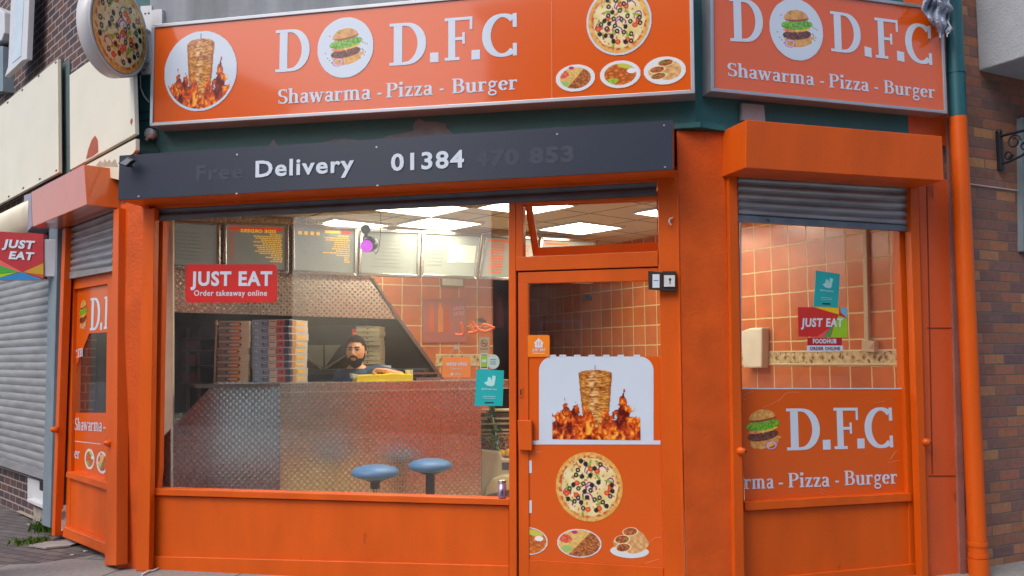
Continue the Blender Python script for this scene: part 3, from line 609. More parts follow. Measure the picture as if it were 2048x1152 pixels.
b = MB(CL); b.rect(326,425,343,1000, .0, -.06); b.rect(341.5,425,345.5,1000, .008, -.02, 1); b.out('door_jamb', [mat('cream_gloss', (226,224,204), .35), mat('cream_edge', (228,222,204), .35)], shop)

# ------------------------------------------------ signs
def face_text(name, parent, fn, mats): b = MB(A); fn(b); return b.out(name, mats, parent, fix=False)
def sign_box(name, pl, c4, w1, w0, fr, label):
    T_ = thing(name, pl.at(*c4[3], w1), label, 'sign')
    q = [pl.pix(x, y, w1) for x, y in c4]; cx = sum(p[0] for p in q)/4; cz = sum(p[1] for p in q)/4
    L = q[1][0]-q[0][0]
    def ins(p, d): return (p[0]+(d if p[0] < cx else -d), p[1]+(d if p[1] < cz else -d))
    i = [ins(p, fr) for p in q]; b = MB(pl)
    for k in range(4):
        j = (k+1) % 4; b.prism([q[k], q[j], i[j], i[k]], w1, w0)
    b.out('frame', alu, T_, bevel=.003)
    b = MB(pl); b.prism(i, w1-.012, w0); b.out('panel', sign_face, T_); return T_
s1 = sign_box('shop_sign', A, [(303,49),(1386,-52),(1390,186.3),(299,252)], .17, .0, .024, 'long orange D.F.C sign with kebab and pizza pictures above the big window')
w_ = .160
def s1t(b):
    stxt(b, 'D', A, 549,145, 617,140.5, 84, w_+.001); stxt(b, 'D', A, 777,132, 850,127.5, 84, w_+.001); stxt(b, '.', A, 860,124.8, 877,124, 80, w_+.001)
    stxt(b, 'F', A, 888,122, 946,118, 85, w_+.001); stxt(b, '.', A, 943,119.5, 960,118.5, 80, w_+.001); stxt(b, 'C', A, 971,116, 1034,111.5, 86, w_+.001, t=.08)
    stxt(b, 'Shawarma', A, 557,208, 742,198.3, 29, w_+.001); stxt(b, '-', A, 754.5,196.5, 764,196, 29, w_+.001); stxt(b, 'Pizza', A, 772,195.4, 866,189.6, 29, w_+.001)
    stxt(b, '-', A, 879,188, 888,187.5, 29, w_+.001); stxt(b, 'Burger', A, 903.8,186.8, 1035,178.6, 29, w_+.001)
b = MB(A); s1t(b); b.out('lettering', white_print, s1, fix=False)
pic('kebab_picture', A, 400.5, 142, 73, 80.5, w_+.002, kebab_img, 140, s1, circle=True)
pic('burger_picture', A, 690.5, 95, 56.5, 61, w_+.002, burger_img, 130, s1)
pic('pizza_picture', A, 1237.5, 42, 66, 69, w_+.002, pizza_img, 130, s1)
for k, (x, y, rx, ry) in enumerate(((1150.7,156,40,27.5),(1240.3,148.5,41.5,28),(1329.4,141,43,28.5))): pic('meal_picture', A, x, y, rx, ry, w_+.002, plate_img, 80, s1, kind=(0,1,2)[k], seed=11+k)
b = MB(A); b.px([(1102.6,3),(1104,3),(1104.6,197),(1103.2,197)], w_+.0015, w_); b.out('seam', mat('seam_line', (232,140,90), .4), s1)
s2 = sign_box('shop_sign', B, [(1421,-48),(1886,15),(1895.6,227.5),(1422.5,182)], .12, .0, .022, 'shorter orange D D.F.C sign round the corner beside the drainpipe')
w_ = .110
b = MB(B)
stxt(b, 'D', B, 1459,82, 1525,86, 86, w_); stxt(b, 'D', B, 1661,102, 1721,109, 80, w_); stxt(b, '.', B, 1729.5,111.5, 1743.5,115.5, 80, w_); stxt(b, 'F', B, 1750.5,115, 1799,120.5, 80, w_)
stxt(b, '.', B, 1794.5,120.5, 1809,124, 80, w_); stxt(b, 'C', B, 1817,123, 1864.5,131, 80, w_, t=.08)
stxt(b, 'Shawarma', B, 1456.5,152, 1629,171, 27, w_); stxt(b, '-', B, 1640,172, 1648.5,173, 27, w_); stxt(b, 'Pizza', B, 1658,174.5, 1738.5,183, 27, w_); stxt(b, '-', B, 1749,184, 1757,185, 27, w_); stxt(b, 'Burger', B, 1768,186, 1870,196.5, 26, w_)
b.out('lettering', white_print, s2, fix=False)
pic('burger_picture', B, 1593, 59, 54, 62, w_+.001, burger_img, 130, s2)
# round pizza sign standing out from the wall
zc = A.P(uA(303, 60), 0, .365); zc.z = CH+(722-57)*(zc.y)/F+.045
pz = thing('projecting_sign', (zc.x, zc.y, zc.z-.33), 'round pizza sign on white drum fixed out from the wall at top left', 'sign')
b = MB(); b.lathe(zc-A.U*.10, [(.313,0),(.322,.004),(.322,.094),(.313,.1)], A.U, 56); b.out('drum', white_pl, pz)
b = MB(); b.lathe(zc, [(.322,0),(.322,.006),(.301,.006),(.301,.001)], A.U, 56); b.out('rim', white_pl, pz)
v = Cv(150); pizza_img(v, ring=False, seed=4); grid_obj('pizza_picture', lambda a, c: zc+A.U*.0075+A.N*(-.299*a)+Vector((0,0,.299*c)), v, v.K, pz)
b = MB(A); b.px([(281,12),(303,11),(304,147),(282,148)], .03, .0); b.px([(303,20),(324,18),(324,48),(303,52)], .05, .0)
for x, y in ((290,27),(297,26),(289,57),(288,140)): b.disc(A, x, y, 1.6, 1.6, .034, .03, 1, 8)
for zz in (.11, -.11): b.cyl(A.P(uA(303,60), zc.z+zz, .0), A.P(uA(303,60), zc.z+zz, .09), .016, .016, 10)
b.out('bracket', [white_pl, dark], pz)
b = MB(A); b.tube([A.at(281,150,.01), A.at(281,175,.02), A.at(288,192,.02), A.at(298,205,.01)], .006); b.out('cable', white_pl, pz)
# black delivery board and shutter box
E3 = [(238.8,311.2),(1345.6,240),(1346,338.7),(236.3,399.8)]; q = [A.pix(x, y, .27) for x, y in E3]
sh = thing('roller_shutter', A.P(q[3][0], q[3][1], .27), 'raised roller shutter in orange box over the big window and door', 'shutter')
b = MB(A); b.prism([(p[0], p[1]-.002) for p in q], .262, .0); b.out('shutter_box', orange, sh)
vs, fs = shell(A, [(309,414),(1314,356),(1313,391),(311,440)], -.015, 2, 40, lambda a, t: .014*abs(math.sin(t*math.pi*2)))
b = MB(A); b.add(vs, fs, 0, True); b.px([(311,433),(1313,384),(1313,391),(311,441)], .008, -.025); b.out('slat_curtain', mat('dark_slats', (92,95,104), .42, .4, var=.15), sh, fix=False)
b = MB(A); b.px([(286,418),(309,416.5),(297.5,1142),(271.5,1142)], .06, .0); b.out('guide_rail', orange, sh, bevel=.004)
bd = thing('sign_board', A.P(q[3][0], q[3][1], .27), 'dark slate board reading Delivery 01384 across the shutter box', 'sign')
b = MB(A); b.prism(q, .27, .2625); b.out('board', navy, bd)
b = MB(A); ftxt(b, 'Delivery', A, 511,354, 708,342.5, 33, .2745, .002, .024); ftxt(b, '01384', A, 782,341, 928,333.5, 34, .2745, .002, .026); b.out('lettering', white_s, bd)
b = MB(A)
for x, y in ((474,309),(473,387),(277,392.5),(753,294),(755,371),(1114,268),(1328,250.5),(1330,334)): b.disc(A, x, y, 2.1, 1.8, .273, .27, 0, 10)
b.out('screw', alu, bd)
b = MB(A); ftxt(b, '470 853', A, 948,333, 1148,322, 31, .2712, .0001, .05); ftxt(b, 'Free', A, 392,361, 486,356, 31, .2712, .0003, .03); b.out('removed_lettering', ghost, bd)
# left front shutter with its bull nosed box
E4 = [(62.5,384.4),(167.5,328.8),(173,409.4),(65,454)]; q = [C.pix(x, y, .24) for x, y in E4]
sh = thing('roller_shutter', C.P(q[3][0], q[3][1], .24), 'half raised grey roller shutter in orange box on the narrow left front', 'shutter')
b = MB(C); b.prism(q, .24, .0); b.out('shutter_box', mat('orange_gloss_paint', (206,96,30), .4, var=.06, coat=1), sh, bevel=.004)
def slats(pl, c4, w, n, dep, m_, parent, name='slat_curtain'):
    def fw(a, t):
        x = (t*n) % 1.0; return dep*math.sin(math.pi*min(1, x/.82))**.7 if x < .82 else -dep*.35
    vs, fs = shell(pl, c4, w, 1, n*12, fw); b = MB(pl); b.add(vs, fs, 0, True); return b.out(name, m_, parent, fix=False)
slats(C, [(139,455),(232,418),(228,533),(131,549)], -.03, 7, .016, galv, sh)
b = MB(C); b.px([(130,545),(229,532),(228,541),(129.5,559)], -.012, -.045); b.out('bottom_bar', galv, sh)
b = MB(C); b.px([(125,458),(131.5,456),(109,1073),(103,1071)], .03, -.03); b.px([(227,420),(237.5,416),(235,640),(232,1131),(209,1131),(222,640)], .05, -.03); b.out('guide_rail', orange, sh, bevel=.003)
for x, y in ((111,860),(220,887)):
    c = C.at(x, y, .05); b = MB(); b.lathe(c-C.N*.02, [(.026,0),(.026,.03),(.014,.058),(.012,.060)], C.N+Vector((-.2,0,.1)), 14); b.out('shutter_lock', orange, sh)
# right front shutter
E5 = [(1492.5,239.4),(1884.4,272.3),(1887.8,361.3),(1491,335.6)]; q = [B.pix(x, y, .28) for x, y in E5]
sh = thing('roller_shutter', B.P(q[3][0], q[3][1], .28), 'nearly raised grey roller shutter in orange box on the right hand front', 'shutter')
b = MB(B); b.prism(q, .28, .0); b.out('shutter_box', orange, sh, bevel=.004)
slats(B, [(1474,352),(1819,372),(1821,455),(1475,433)], -.02, 5, .016, galv, sh)
b = MB(B); b.px([(1474.5,430),(1821.5,452),(1822,462.5),(1475,443)], .0, -.035); b.out('bottom_bar', mat('bottom_bar_metal', (120,128,140), .4, .6, var=.2, vs=8, wear=(90,70,66), ws=9, wt=.66), sh)
b = MB(B); b.px([(1457,349),(1474.5,350),(1489.5,1175),(1470,1175)], .03, -.03); b.px([(1821.5,372),(1837,374),(1858,1175),(1845,1175),(1822,462)], .03, -.03); b.out('guide_rail', orange, sh, bevel=.003)
for x, y in ((1478,902),(1848,884)):
    c = B.at(x, y, .03); ax = B.N*.9+B.U*.45; b = MB(); b.lathe(c-B.N*.02, [(.026,0),(.026,.03),(.015,.060)], ax, 14); b.lathe(c-B.N*.02+ax.normalized()*.0602, [(.009,0),(.008,.002)], ax, 10, 1); b.out('shutter_lock', [orange, dark], sh)

# ------------------------------------------------ vinyls on the glass
def vinyl(name, pl, pts, w, label, m_=orange_film, cat='window sticker'):
    T_ = thing(name, pl.at(pts[-1][0], pts[-1][1], w), label, cat); b = MB(pl); b.px(pts, w, w-.002); b.out('film', m_, T_); return T_
vb = vinyl('window_vinyl', B, [(1481,778),(1812,778),(1821,984),(1490,1002.5)], -.080, 'orange vinyl with burger and D.F.C lettering on lower right window')
w_ = -.0785; b = MB(B)
stxt(b, 'D', B, 1572.7,901, 1639,899.5, 84, w_); stxt(b, '.', B, 1646,899.5, 1661.5,899, 82, w_); stxt(b, 'F', B, 1668,898.5, 1719,897.5, 83, w_); stxt(b, '.', B, 1715,897, 1729.5,896.5, 82, w_); stxt(b, 'C', B, 1736,897, 1786.5,895.5, 82, w_, t=.08)
stxt(b, 'rma', B, 1488,978, 1548,976.5, 29, w_); stxt(b, '-', B, 1557,976, 1567,976, 29, w_); stxt(b, 'Pizza', B, 1576.6,975, 1660,973, 29, w_); stxt(b, '-', B, 1670.6,972, 1678.5,972, 29, w_); stxt(b, 'Burger', B, 1689,970.5, 1794.6,967, 29, w_)
b.out('lettering', white_print, vb, fix=False)
pic('burger_picture', B, 1525, 860, 41, 46, w_+.001, burger_img, 120, vb, circle=False)
b = MB(B); b.px([(1481,776),(1812,776),(1812,778.4),(1481,778.4)], -.0775, -.080); b.px([(1480,445),(1483,445),(1483.5,778),(1481,778)], -.078, -.084); b.out('white_edge', white_print, vb)
# creases in the vinyl
crease = mat('vinyl_crease', (232,132,84), .3)
def creases(pl, lines, w, parent):
    b = MB(pl)
    for L in lines: b.tube([pl.at(x, y, w) for x, y in L], .0016, 6)
    b.out('crease', crease, parent)
creases(B, [[(1524,816),(1545,808),(1560,800),(1571,787),(1584,784),(1598,785)],[(1484,792),(1495,786),(1507,783)],[(1483,795),(1492,800)],[(1781,918),(1790,905),(1794,902)],[(1776,925),(1797,921)],[(1640,985),(1650,990),(1662,992)],[(1638,976),(1655,984)],[(1748,806),(1770,803)]], -.0795, vb)
vd = vinyl('door_vinyl', A, [(1056.5,713),(1318,713),(1327,1133.5),(1059.5,1118)], -.0205, 'orange vinyl with kebab, pizza and plated meals covering the lower door')
w_ = -.0190
b = MB(A)
def rr(x0, y0, x1, y1, r, n=8):
    P_ = []
    for cx, cy, a in ((x1-r, y0+r, 270), (x0+r, y0+r, 180)): P_ += [(cx+r*math.cos(R(a+ (90-90*i/n) )), cy+r*math.sin(R(a+(90-90*i/n)))) for i in range(n+1)] if False else []
    P_ = [(x0, y1)]+[(x0+r-r*math.cos(R(90*i/n)), y0+r-r*math.sin(R(90*i/n))) for i in range(n+1)]+[(x1-r+r*math.sin(R(90*i/n)), y0+r-r*math.cos(R(90*i/n))) for i in range(n+1)]+[(x1, y1)]
    return P_
b.px(rr(1078,713,1307,884,28), w_, -.0205); b.px([(1064,881),(1321,881),(1321,889),(1064,889)], w_+.001, -.0205)
for x in (1099,1119,1148,1177,1206,1235,1267): b.px([(x,709.5),(x+13,709.5),(x+13,714),(x,714)], w_, -.0205)
b.out('white_ground', white_print, vd)
pic('kebab_picture', A, 1191, 802, 101, 78, w_+.002, kebab_img, 170, vd)
pic('pizza_picture', A, 1178, 973.5, 67.5, 70, w_+.001, pizza_img, 150, vd, ring=False, seed=1)
pic('meal_picture', A, 1056, 1082, 40, 28, w_+.001, plate_img, 80, vd, kind=1, ring=False, clip=lambda X, Y: X > .06)
pic('meal_picture', A, 1158.4, 1086.5, 45, 29, w_+.001, plate_img, 100, vd, kind=0, ring=False)
pic('meal_picture', A, 1258.6, 1083, 41, 36, w_+.001, plate_img, 100, vd, kind=2, ring=False)
creases(A, [[(1300,1085),(1308,1076),(1322,1074)],[(1290,1127),(1305,1122),(1318,1118)],[(1070,905),(1085,903)]], -.0200, vd)
vc = vinyl('window_vinyl', C, [(150,577),(172,572),(226,559),(224,664),(178.5,666.5),(173,680),(147.5,743.5),(147,825.5),(220,825.5),(215,965),(136,942)], -.080, 'orange vinyl with D.F and Shawarma lettering on the narrow left window')
w_ = -.0785; b = MB(C)
stxt(b, 'D', C, 179,661, 199,660, 64, w_); stxt(b, '.', C, 200,660, 204,659.5, 60, w_); stxt(b, 'F', C, 207,658, 223,657, 64, w_)
stxt(b, 'rm', C, 149,717, 166,712, 24, w_); stxt(b, 'Shawarma', C, 149.6,860, 204,863, 24, w_); stxt(b, '-', C, 206,863, 211,863, 24, w_); stxt(b, 'P', C, 212.5,864.5, 220.5,865, 24, w_)
stxt(b, 'ger', C, 143.5,915, 159.5,918, 22, w_); b.px([(143.5,881),(201,887.5),(201,888.8),(143.5,882.5)], w_, w_-.001); b.out('lettering', white_print, vc, fix=False)
pic('burger_picture', C, 166, 630, 9, 34, w_+.001, burger_img, 70, vc, circle=False); pic('meal_picture', C, 179, 918, 10, 21, w_+.001, plate_img, 60, vc, kind=1); pic('meal_picture', C, 204, 925, 11.5, 22.5, w_+.001, plate_img, 60, vc, kind=0)
# stickers
def rrect(x0, y0, x1, y1, r, sk=0, n=6):
    P_ = []
    for cx, cy, a in ((x1-r, y0+r, -90), (x1-r, y1-r, 0), (x0+r, y1-r, 90), (x0+r, y0+r, 180)):
        P_ += [(cx+r*math.cos(R(a+90*i/n)), cy+r*math.sin(R(a+90*i/n))) for i in range(n+1)]
    return P_
wg = -.056
t = thing('window_sticker', A.at(460,605,wg), 'red JUST EAT Order takeaway online sticker on left of the big window', 'sticker')
b = MB(A); b.px(rrect(371,528.5,554,605,8), wg, wg-.003); b.out('film', red, t)
b = MB(A); ftxt(b, 'JUST EAT', A, 381,570.5, 544,570.5, 28, wg+.0018, .0008, .035); ftxt(b, 'Order takeaway online', A, 388,591.5, 534,591.5, 11.5, wg+.0018, .0008, .015); b.out('lettering', white_s, t)
def deliv(pl, c4, w, label):
    t = thing('poster', pl.at(*c4[3], w), label, 'poster'); b = MB(pl); b.px(c4, w, w-.003); b.out('paper', teal, t)
    q = [pl.pix(x, y, w+.001) for x, y in c4]
    def bl(a, t_): return tuple((q[0][k]*(1-a)+q[1][k]*a)*(1-t_)+(q[3][k]*(1-a)+q[2][k]*a)*t_ for k in (0, 1))
    b = MB(pl); b.prism([bl(a, c) for a, c in ((.30,.36),(.42,.32),(.44,.20),(.53,.22),(.57,.30),(.60,.15),(.72,.17),(.68,.42),(.60,.46),(.42,.44))], w+.002, w+.0005)
    def px_(a, t_): u, z = bl(a, t_); P_ = pl.P(u, z, w+.002); d = P_-CAM; k = d.dot(_f); return (1024+F*d.dot(RT)/k, 576-F*d.dot(UP)/k)
    hh = (c4[3][1]-c4[0][1])
    ftxt(b, 'deliveroo', pl, *px_(.22,.56), *px_(.78,.56), hh*.06, w+.002, .0006, .02); 
    for k_ in (.73, .78): b.prism([bl(.28,k_), bl(.74,k_), bl(.74,k_+.012), bl(.28,k_+.012)], w+.002, w+.0005)
    b.out('lettering', mat('pale_teal_print', (170,222,226), .5), t)
    b = MB(pl); b.prism([bl(.36,.89), bl(.68,.89), bl(.68,.925), bl(.36,.925)], w+.002, w+.0005); b.out('dark_line', dark, t)
deliv(A, [(953,738),(1008,741),(1005,812),(949,812)], wg, 'tilted teal deliveroo poster at lower right of the big window')
deliv(B, [(1632,541),(1680,548),(1676,615),(1627,613)], -.0805, 'tilted teal deliveroo poster on right hand window above the JUST EAT sticker')
t = thing('window_sticker', A.at(1078,713,-.012), 'small orange house logo JUST EAT sticker at left edge of door glass', 'sticker')
b = MB(A); b.px(rrect(1055.5,670,1099,713.5,3), -.012, -.015); b.out('film', orng_s, t)
b = MB(A); b.px([(1068,686),(1077.5,676),(1087,686),(1085,688),(1085,695),(1070,695),(1070,688)], -.0115, -.012); ftxt(b, 'JUST EAT', A, 1064.5,702, 1091,702, 5, -.011, .0003, .04, .2); b.px([(1065,706),(1090,706),(1090,707),(1065,707)], -.0115, -.012); b.out('lettering', white_s, t)
b = MB(A); b.px([(1074,683),(1075.5,683),(1075.5,691),(1074,691)], -.011, -.0115); b.px([(1079,683),(1081,683),(1081,691),(1079,691)], -.011, -.0115); b.out('cutlery_mark', orng_s, t)
t = thing('window_sticker', B.at(1646,674,-.08), 'red JUST EAT sticker with green and yellow corners on right hand window', 'sticker')
b = MB(B); w0 = -.0795; b.px([(1596,614),(1694,616),(1695,675),(1597,673)], w0, w0-.003); b.out('film', red, t)
b = MB(B); b.px([(1628,614.5),(1678,616),(1678,629)], w0+.0006, w0, 0); b.px([(1680,616),(1694,616),(1694,636),(1682,625)], w0+.0006, w0, 1); b.px([(1677,631),(1694.5,637),(1695,675),(1662,674.4),(1668,652)], w0+.0006, w0, 2); b.px([(1667,650),(1661,674.4),(1648,674)], w0+.0006, w0, 3); b.px([(1660,655),(1647,674),(1634,673.6)], w0+.0006, w0, 4)
b.out('coloured_corner', [mat('yellow_print', (236,196,20), .4), mat('sky_print', (110,180,226), .4), mat('lime_print', (150,200,30), .4), mat('green_print', (70,160,80), .4), mat('rose_print', (222,92,96), .4)], t)
b = MB(B); ftxt(b, 'JUST EAT', B, 1602,653, 1687,653, 17, w0+.0016, .0006, .035, .12); b.out('lettering', white_s, t)
t = thing('window_sticker', B.at(1650,700,-.08), 'FOODHUB ORDER ONLINE sticker below the JUST EAT sticker on right hand window', 'sticker')
b = MB(B); b.px([(1615,675.5),(1684,675.5),(1684,691),(1615,691)], w0, w0-.002); b.px([(1614.5,691),(1685.5,691),(1685.5,702.5),(1614.5,702.5)], w0, w0-.002, 1); b.out('film', [mat('crimson_print', (178,30,46), .4), white_s], t)
b = MB(B); ftxt(b, 'FOODHUB', B, 1626,686.5, 1673,686.5, 9, w0+.001, .0005, .035); ftxt(b, 'ORDER ONLINE', B, 1620,700, 1680,700, 6.5, w0+.001, .0005, .03, mi=1); b.out('lettering', [white_s, mat('dark_red_print', (120,40,54), .5)], t)
t = thing('hanging_sign', A.at(912,752,-.075), "orange WE'RE OPEN card hanging on string inside the big window", 'sign')
w0 = -.074; b = MB(A); b.px([(885,714),(941,714),(941,754.5),(885,754.5)], w0, w0-.003); b.out('card', orng_c, t)
b = MB(A); ftxt(b, "WE'RE OPEN", A, 892,731.5, 934,731.5, 6.5, w0+.001, .0005, .045); ftxt(b, 'Come on in', A, 902,738.5, 923,738.5, 4, w0+.001, .0004, .01); b.disc(A, 904, 748, 3, 3, w0+.001, w0, 0, 12); ftxt(b, 'JUST EAT', A, 909,750, 923,750, 4, w0+.001, .0004, .03, .1); b.out('lettering', white_s, t)
b = MB(A); b.tube([A.at(892,714,w0), A.at(912,694,w0+.006), A.at(932,714,w0)], .0022, 6); b.out('string', mat('string', (196,170,120), .8), t)
b = MB(A); b.cyl(A.at(912,694,-.066), A.at(912,694,-.078), .016, .010, 14); b.out('suction_cup', mat('clear_grey', (180,180,176), .2), t)
def simple(name, pl, parts, label, cat, group=None):
    ms = []; b = MB(pl)
    for pts, w0_, w1_, m_ in parts:
        if m_ not in ms: ms.append(m_)
        b.px(pts, w0_, w1_, ms.index(m_))
    return b.out(name, ms, label=label, cat=cat, group=group)
R4 = lambda x0, y0, x1, y1: [(x0, y0), (x1, y0), (x1, y1), (x0, y1)]
ns = mat('no_smoking_card', (176,150,112), .5); dr = mat('dark_red_print', (120,40,54), .5)
b = MB(A); w0 = -.070; b.px(R4(957.5,674,979,707), w0, w0-.002)
b.disc(A, 968.5, 686.5, 6.8, 7.5, w0+.0005, w0, 1, 24); b.disc(A, 968.5, 686.5, 5.2, 5.8, w0+.001, w0, 0, 24); b.px([(963,681),(964.5,680),(974,692),(972.5,693)], w0+.0015, w0, 1); b.px([(964,686),(973,686),(973,687.6),(964,687.6)], w0+.0012, w0, 2); b.px([(960,697),(976,697),(976,699),(960,699)], w0+.0005, w0, 1)
b.out('no_smoking_sign', [ns, dr, dark], label='small beige no smoking card on the big window above the teal poster', cat='sign')
b = MB(A); w0 = -.070; b.px(rrect(960.5,707,976,738,2), w0+.002, w0); b.px(R4(962,709,974.5,736), w0+.0026, w0+.002, 1); b.px(R4(962,710.5,974.5,734), w0+.0032, w0+.0026, 2); b.px(R4(964,719,972.5,724), w0+.0038, w0+.0032, 0)
b.out('window_sticker', [white_s, dark, mat('lime_print', (150,200,30), .4)], label='small green phone shaped sticker on the big window above teal poster', cat='sticker')
b = MB(A); b.disc(A, 986.5, 723.5, 12.5, 14.5, w0+.001, w0, 0, 28)
for y in (718.5, 723, 727): b.px(R4(980,y,992,y+1.6), w0+.0015, w0+.001, 1)
b.out('window_sticker', [mat('mint_white', (196,218,214), .4), mat('teal_grey_print', (90,130,134), .5)], label='round white sticker beside the phone sticker above the teal poster', cat='sticker')
# arabic halal lettering in tube like strokes
b = MB(A); w0 = -.071
def arc3(pts, r=.0085):
    b.tube([A.at(x, y, w0) for x, y in pts], r, 8)
    for x, y in pts: b.sphere(A.at(x, y, w0), r, 0, 5)
arc3([(922.5,647),(926,656),(928,664),(925.5,669.5),(918,670.5),(912.5,669)]); arc3([(946,643.5),(951,652),(957.5,660),(949,664.5),(938,666)]); arc3([(941,650),(944,657),(948,663)]); arc3([(957.5,658),(962,661),(970,663),(979,661),(988,655.5),(977,651),(968,648.5),(965,652)])
b.out('window_lettering', mat('orange_tube', (250,104,36), .4), label='orange Arabic halal lettering on right of the big window', cat='lettering')
simple('window_sticker', A, [([(955,637),(963,635.5),(971,640),(973,645),(962,645),(955,643)], -.069, -.0705, dark)], 'small dark blob sticker above the Arabic lettering on the big window', 'sticker')
# poster (lilac, bottles) on the tiled wall
t = thing('poster', BW.at(890,685,.02), 'faded lilac drinks poster with three orange bottles on the tiled wall', 'poster')
b = MB(BW); b.px([(845,600),(932,594),(934,684),(846,686)], .02, .006); b.out('paper', mat('lilac_paper', (176,102,98), .4), t)
b = MB(BW)
for x, c in ((862,0),(880,1),(893,2)): b.px([(x-4,620),(x-2,612),(x-2,606),(x+3,606),(x+3,612),(x+6,620),(x+6,664),(x-4,664)], .0215, .02, c)
b.out('bottle_picture', [mat('amber_print', (206,96,40), .5), mat('amber_print2', (222,130,44), .5), mat('amber_print3', (196,80,44), .5)], t)
b = MB(BW); ftxt(b, 'MEAL', BW, 906,620, 928,619, 8, .0215, .0006, .03, flip=True); ftxt(b, 'DEAL', BW, 906,631, 928,630, 8, .0215, .0006, .03, flip=True); b.out('lettering', mat('pale_lilac_print', (206,150,170), .5), t)
# key switch, hook, lights, alarm
t = thing('key_switch', A.at(1325,582,.03), 'open dark metal box with white key switch on the door jamb', 'switch box')
b = MB(A); b.px(R4(1325,542,1352,582), .05, .0); b.px([(1296,541.5),(1325,544),(1325,581),(1297,579)], .055, .048); b.out('housing', mat('bronze_box', (62,52,50), .4, .3), t, bevel=.002)
b = MB(A); b.px(R4(1328,550.5,1350,573.5), .062, .05); b.out('key_plate', white_pl, t, bevel=.002)
b = MB(A); b.disc(A, 1340, 559, 2.6, 3, .0635, .062, 0, 12); b.px(R4(1339,560,1341,568), .0635, .062); b.out('keyhole', dark, t)
b = MB(A); b.px(R4(1305,548.5,1319,575.5), .058, .055); b.px(R4(1307,560,1317,562), .0585, .058, 1); b.out('label_card', [white_s, mat('grey_print', (120,126,150), .5)], t)
b = MB(A); b.tube([A.at(1345,435,.02), A.at(1339,438,.03), A.at(1338,444,.035), A.at(1342,450,.03)], .005, 8); b.out('wall_hook', white_pl, label='small bent white hook on the orange door jamb', cat='hook')
t = thing('floodlight', A.at(250,335,.34), 'small black LED floodlight on top left corner of slate board', 'floodlight')
fq = [(235,326.5),(253,313.5),(267,320),(252,333)]
b = MB(A); b.px(fq, .36, .325); b.out('housing', black_pl, t, bevel=.004)
b = MB(A); b.px([(239,326.2),(253.5,316),(263,320.5),(251,330.5)], .363, .36); b.out('lens', mat('grey_lens', (140,146,156), .2, coat=.5), t)
b = MB(A); b.tube([A.at(258,320,.33), A.at(262,311,.30), A.at(270,306,.2), A.at(282,307,.06), A.at(288,311,.02)], .004, 6); b.tube([A.at(254,326,.325), A.at(262,332,.27)], .008, 6); b.out('bracket', black_pl, t)
b = MB(A); c = A.at(303,268,.02); b.lathe(c, [(.038,-.02),(.038,.03),(.034,.035)], A.N, 20); b.tube([A.at(300,272,.03), A.at(292,279,.03)], .012, 8); b.out('alarm_sounder', white_pl, label='small round white sounder on green fascia under the long sign', cat='alarm')
b = MB(A); b.tube([A.at(x, y, .006) for x, y in ((306,284),(313,292),(318,302),(322,318))], .0035, 6); b.tube([A.at(x, y, .004) for x, y in ((271,224),(286,224.5),(300,223))], .003, 6); b.tube([A.at(x, y, .004) for x, y in ((271,240),(288,241),(300,238))], .003, 6); b.out('cable', black_pl, label='thin black cables clipped to green fascia beside the white sounder', cat='cable')
# drainpipe
t = thing('drainpipe', B.P(uB(1936,1150,.10), 0, .10), 'round drainpipe, teal above and orange below, beside the brick wall', 'drainpipe')
up_ = uB(1937.5, 700, .10); zs = lambda y: B.pix(1936, y, .10)[1]
def pipe(name, z0, z1, r, m_): b = MB(); b.cyl(B.P(up_, z0, .10), B.P(up_, z1, .10), r, r, 28); return b.out(name, m_, t)
pipe('lower_pipe', 0.0, zs(236), .058, orange); pipe('upper_pipe', zs(236), zs(6), .0575, mat('teal_pipe_paint', (34,92,102), .35, var=.06, bump=.05)); pipe('top_pipe', zs(6), 5.2, .064, white_pl)
pipe('collar', zs(150), zs(142), .0615, MATS['teal_pipe_paint']); 
for y in (1085, 1108): pipe('collar', zs(y+8), zs(y), .0635, orange)
pipe('base_socket', 0, zs(1118), .066, orange)
# grey sheet snagged on the sign corner
b = MB(); random.seed(4); N_ = 22; q4 = [(1846,-30),(1906,-30),(1903,66),(1886,70)]
def fold(a, t_):
    return .03*math.sin(a*9+t_*5)+.025*math.sin(t_*13-a*4)+.02*math.sin(a*21+t_*17)
vs = []
for j in range(N_+1):
    t_ = j/N_
    xl = 1846+3*math.sin(t_*9)+max(0, t_-.5)*62; xr = 1902+3.5*math.sin(t_*17)+2*math.sin(t_*31)-3*t_; y = -30+100*t_+0
    for i in range(N_+1):
        a = i/N_; vs.append(B.at(xl+(xr-xl)*a, y+6*math.sin(a*7)*t_, .19+fold(a, t_)))
fs = [[j*(N_+1)+i, j*(N_+1)+i+1, (j+1)*(N_+1)+i+1, (j+1)*(N_+1)+i] for j in range(N_) for i in range(N_)]
b.add(vs, fs, 0, False); o = b.out('plastic_sheet', mat('grey_sheet', (168,178,196), .55, var=.12, vs=10), label='crumpled grey plastic sheet snagged on top corner of the right sign', cat='sheet', fix=False)
so_ = o.modifiers.new('s', 'SOLIDIFY'); so_.thickness = .004

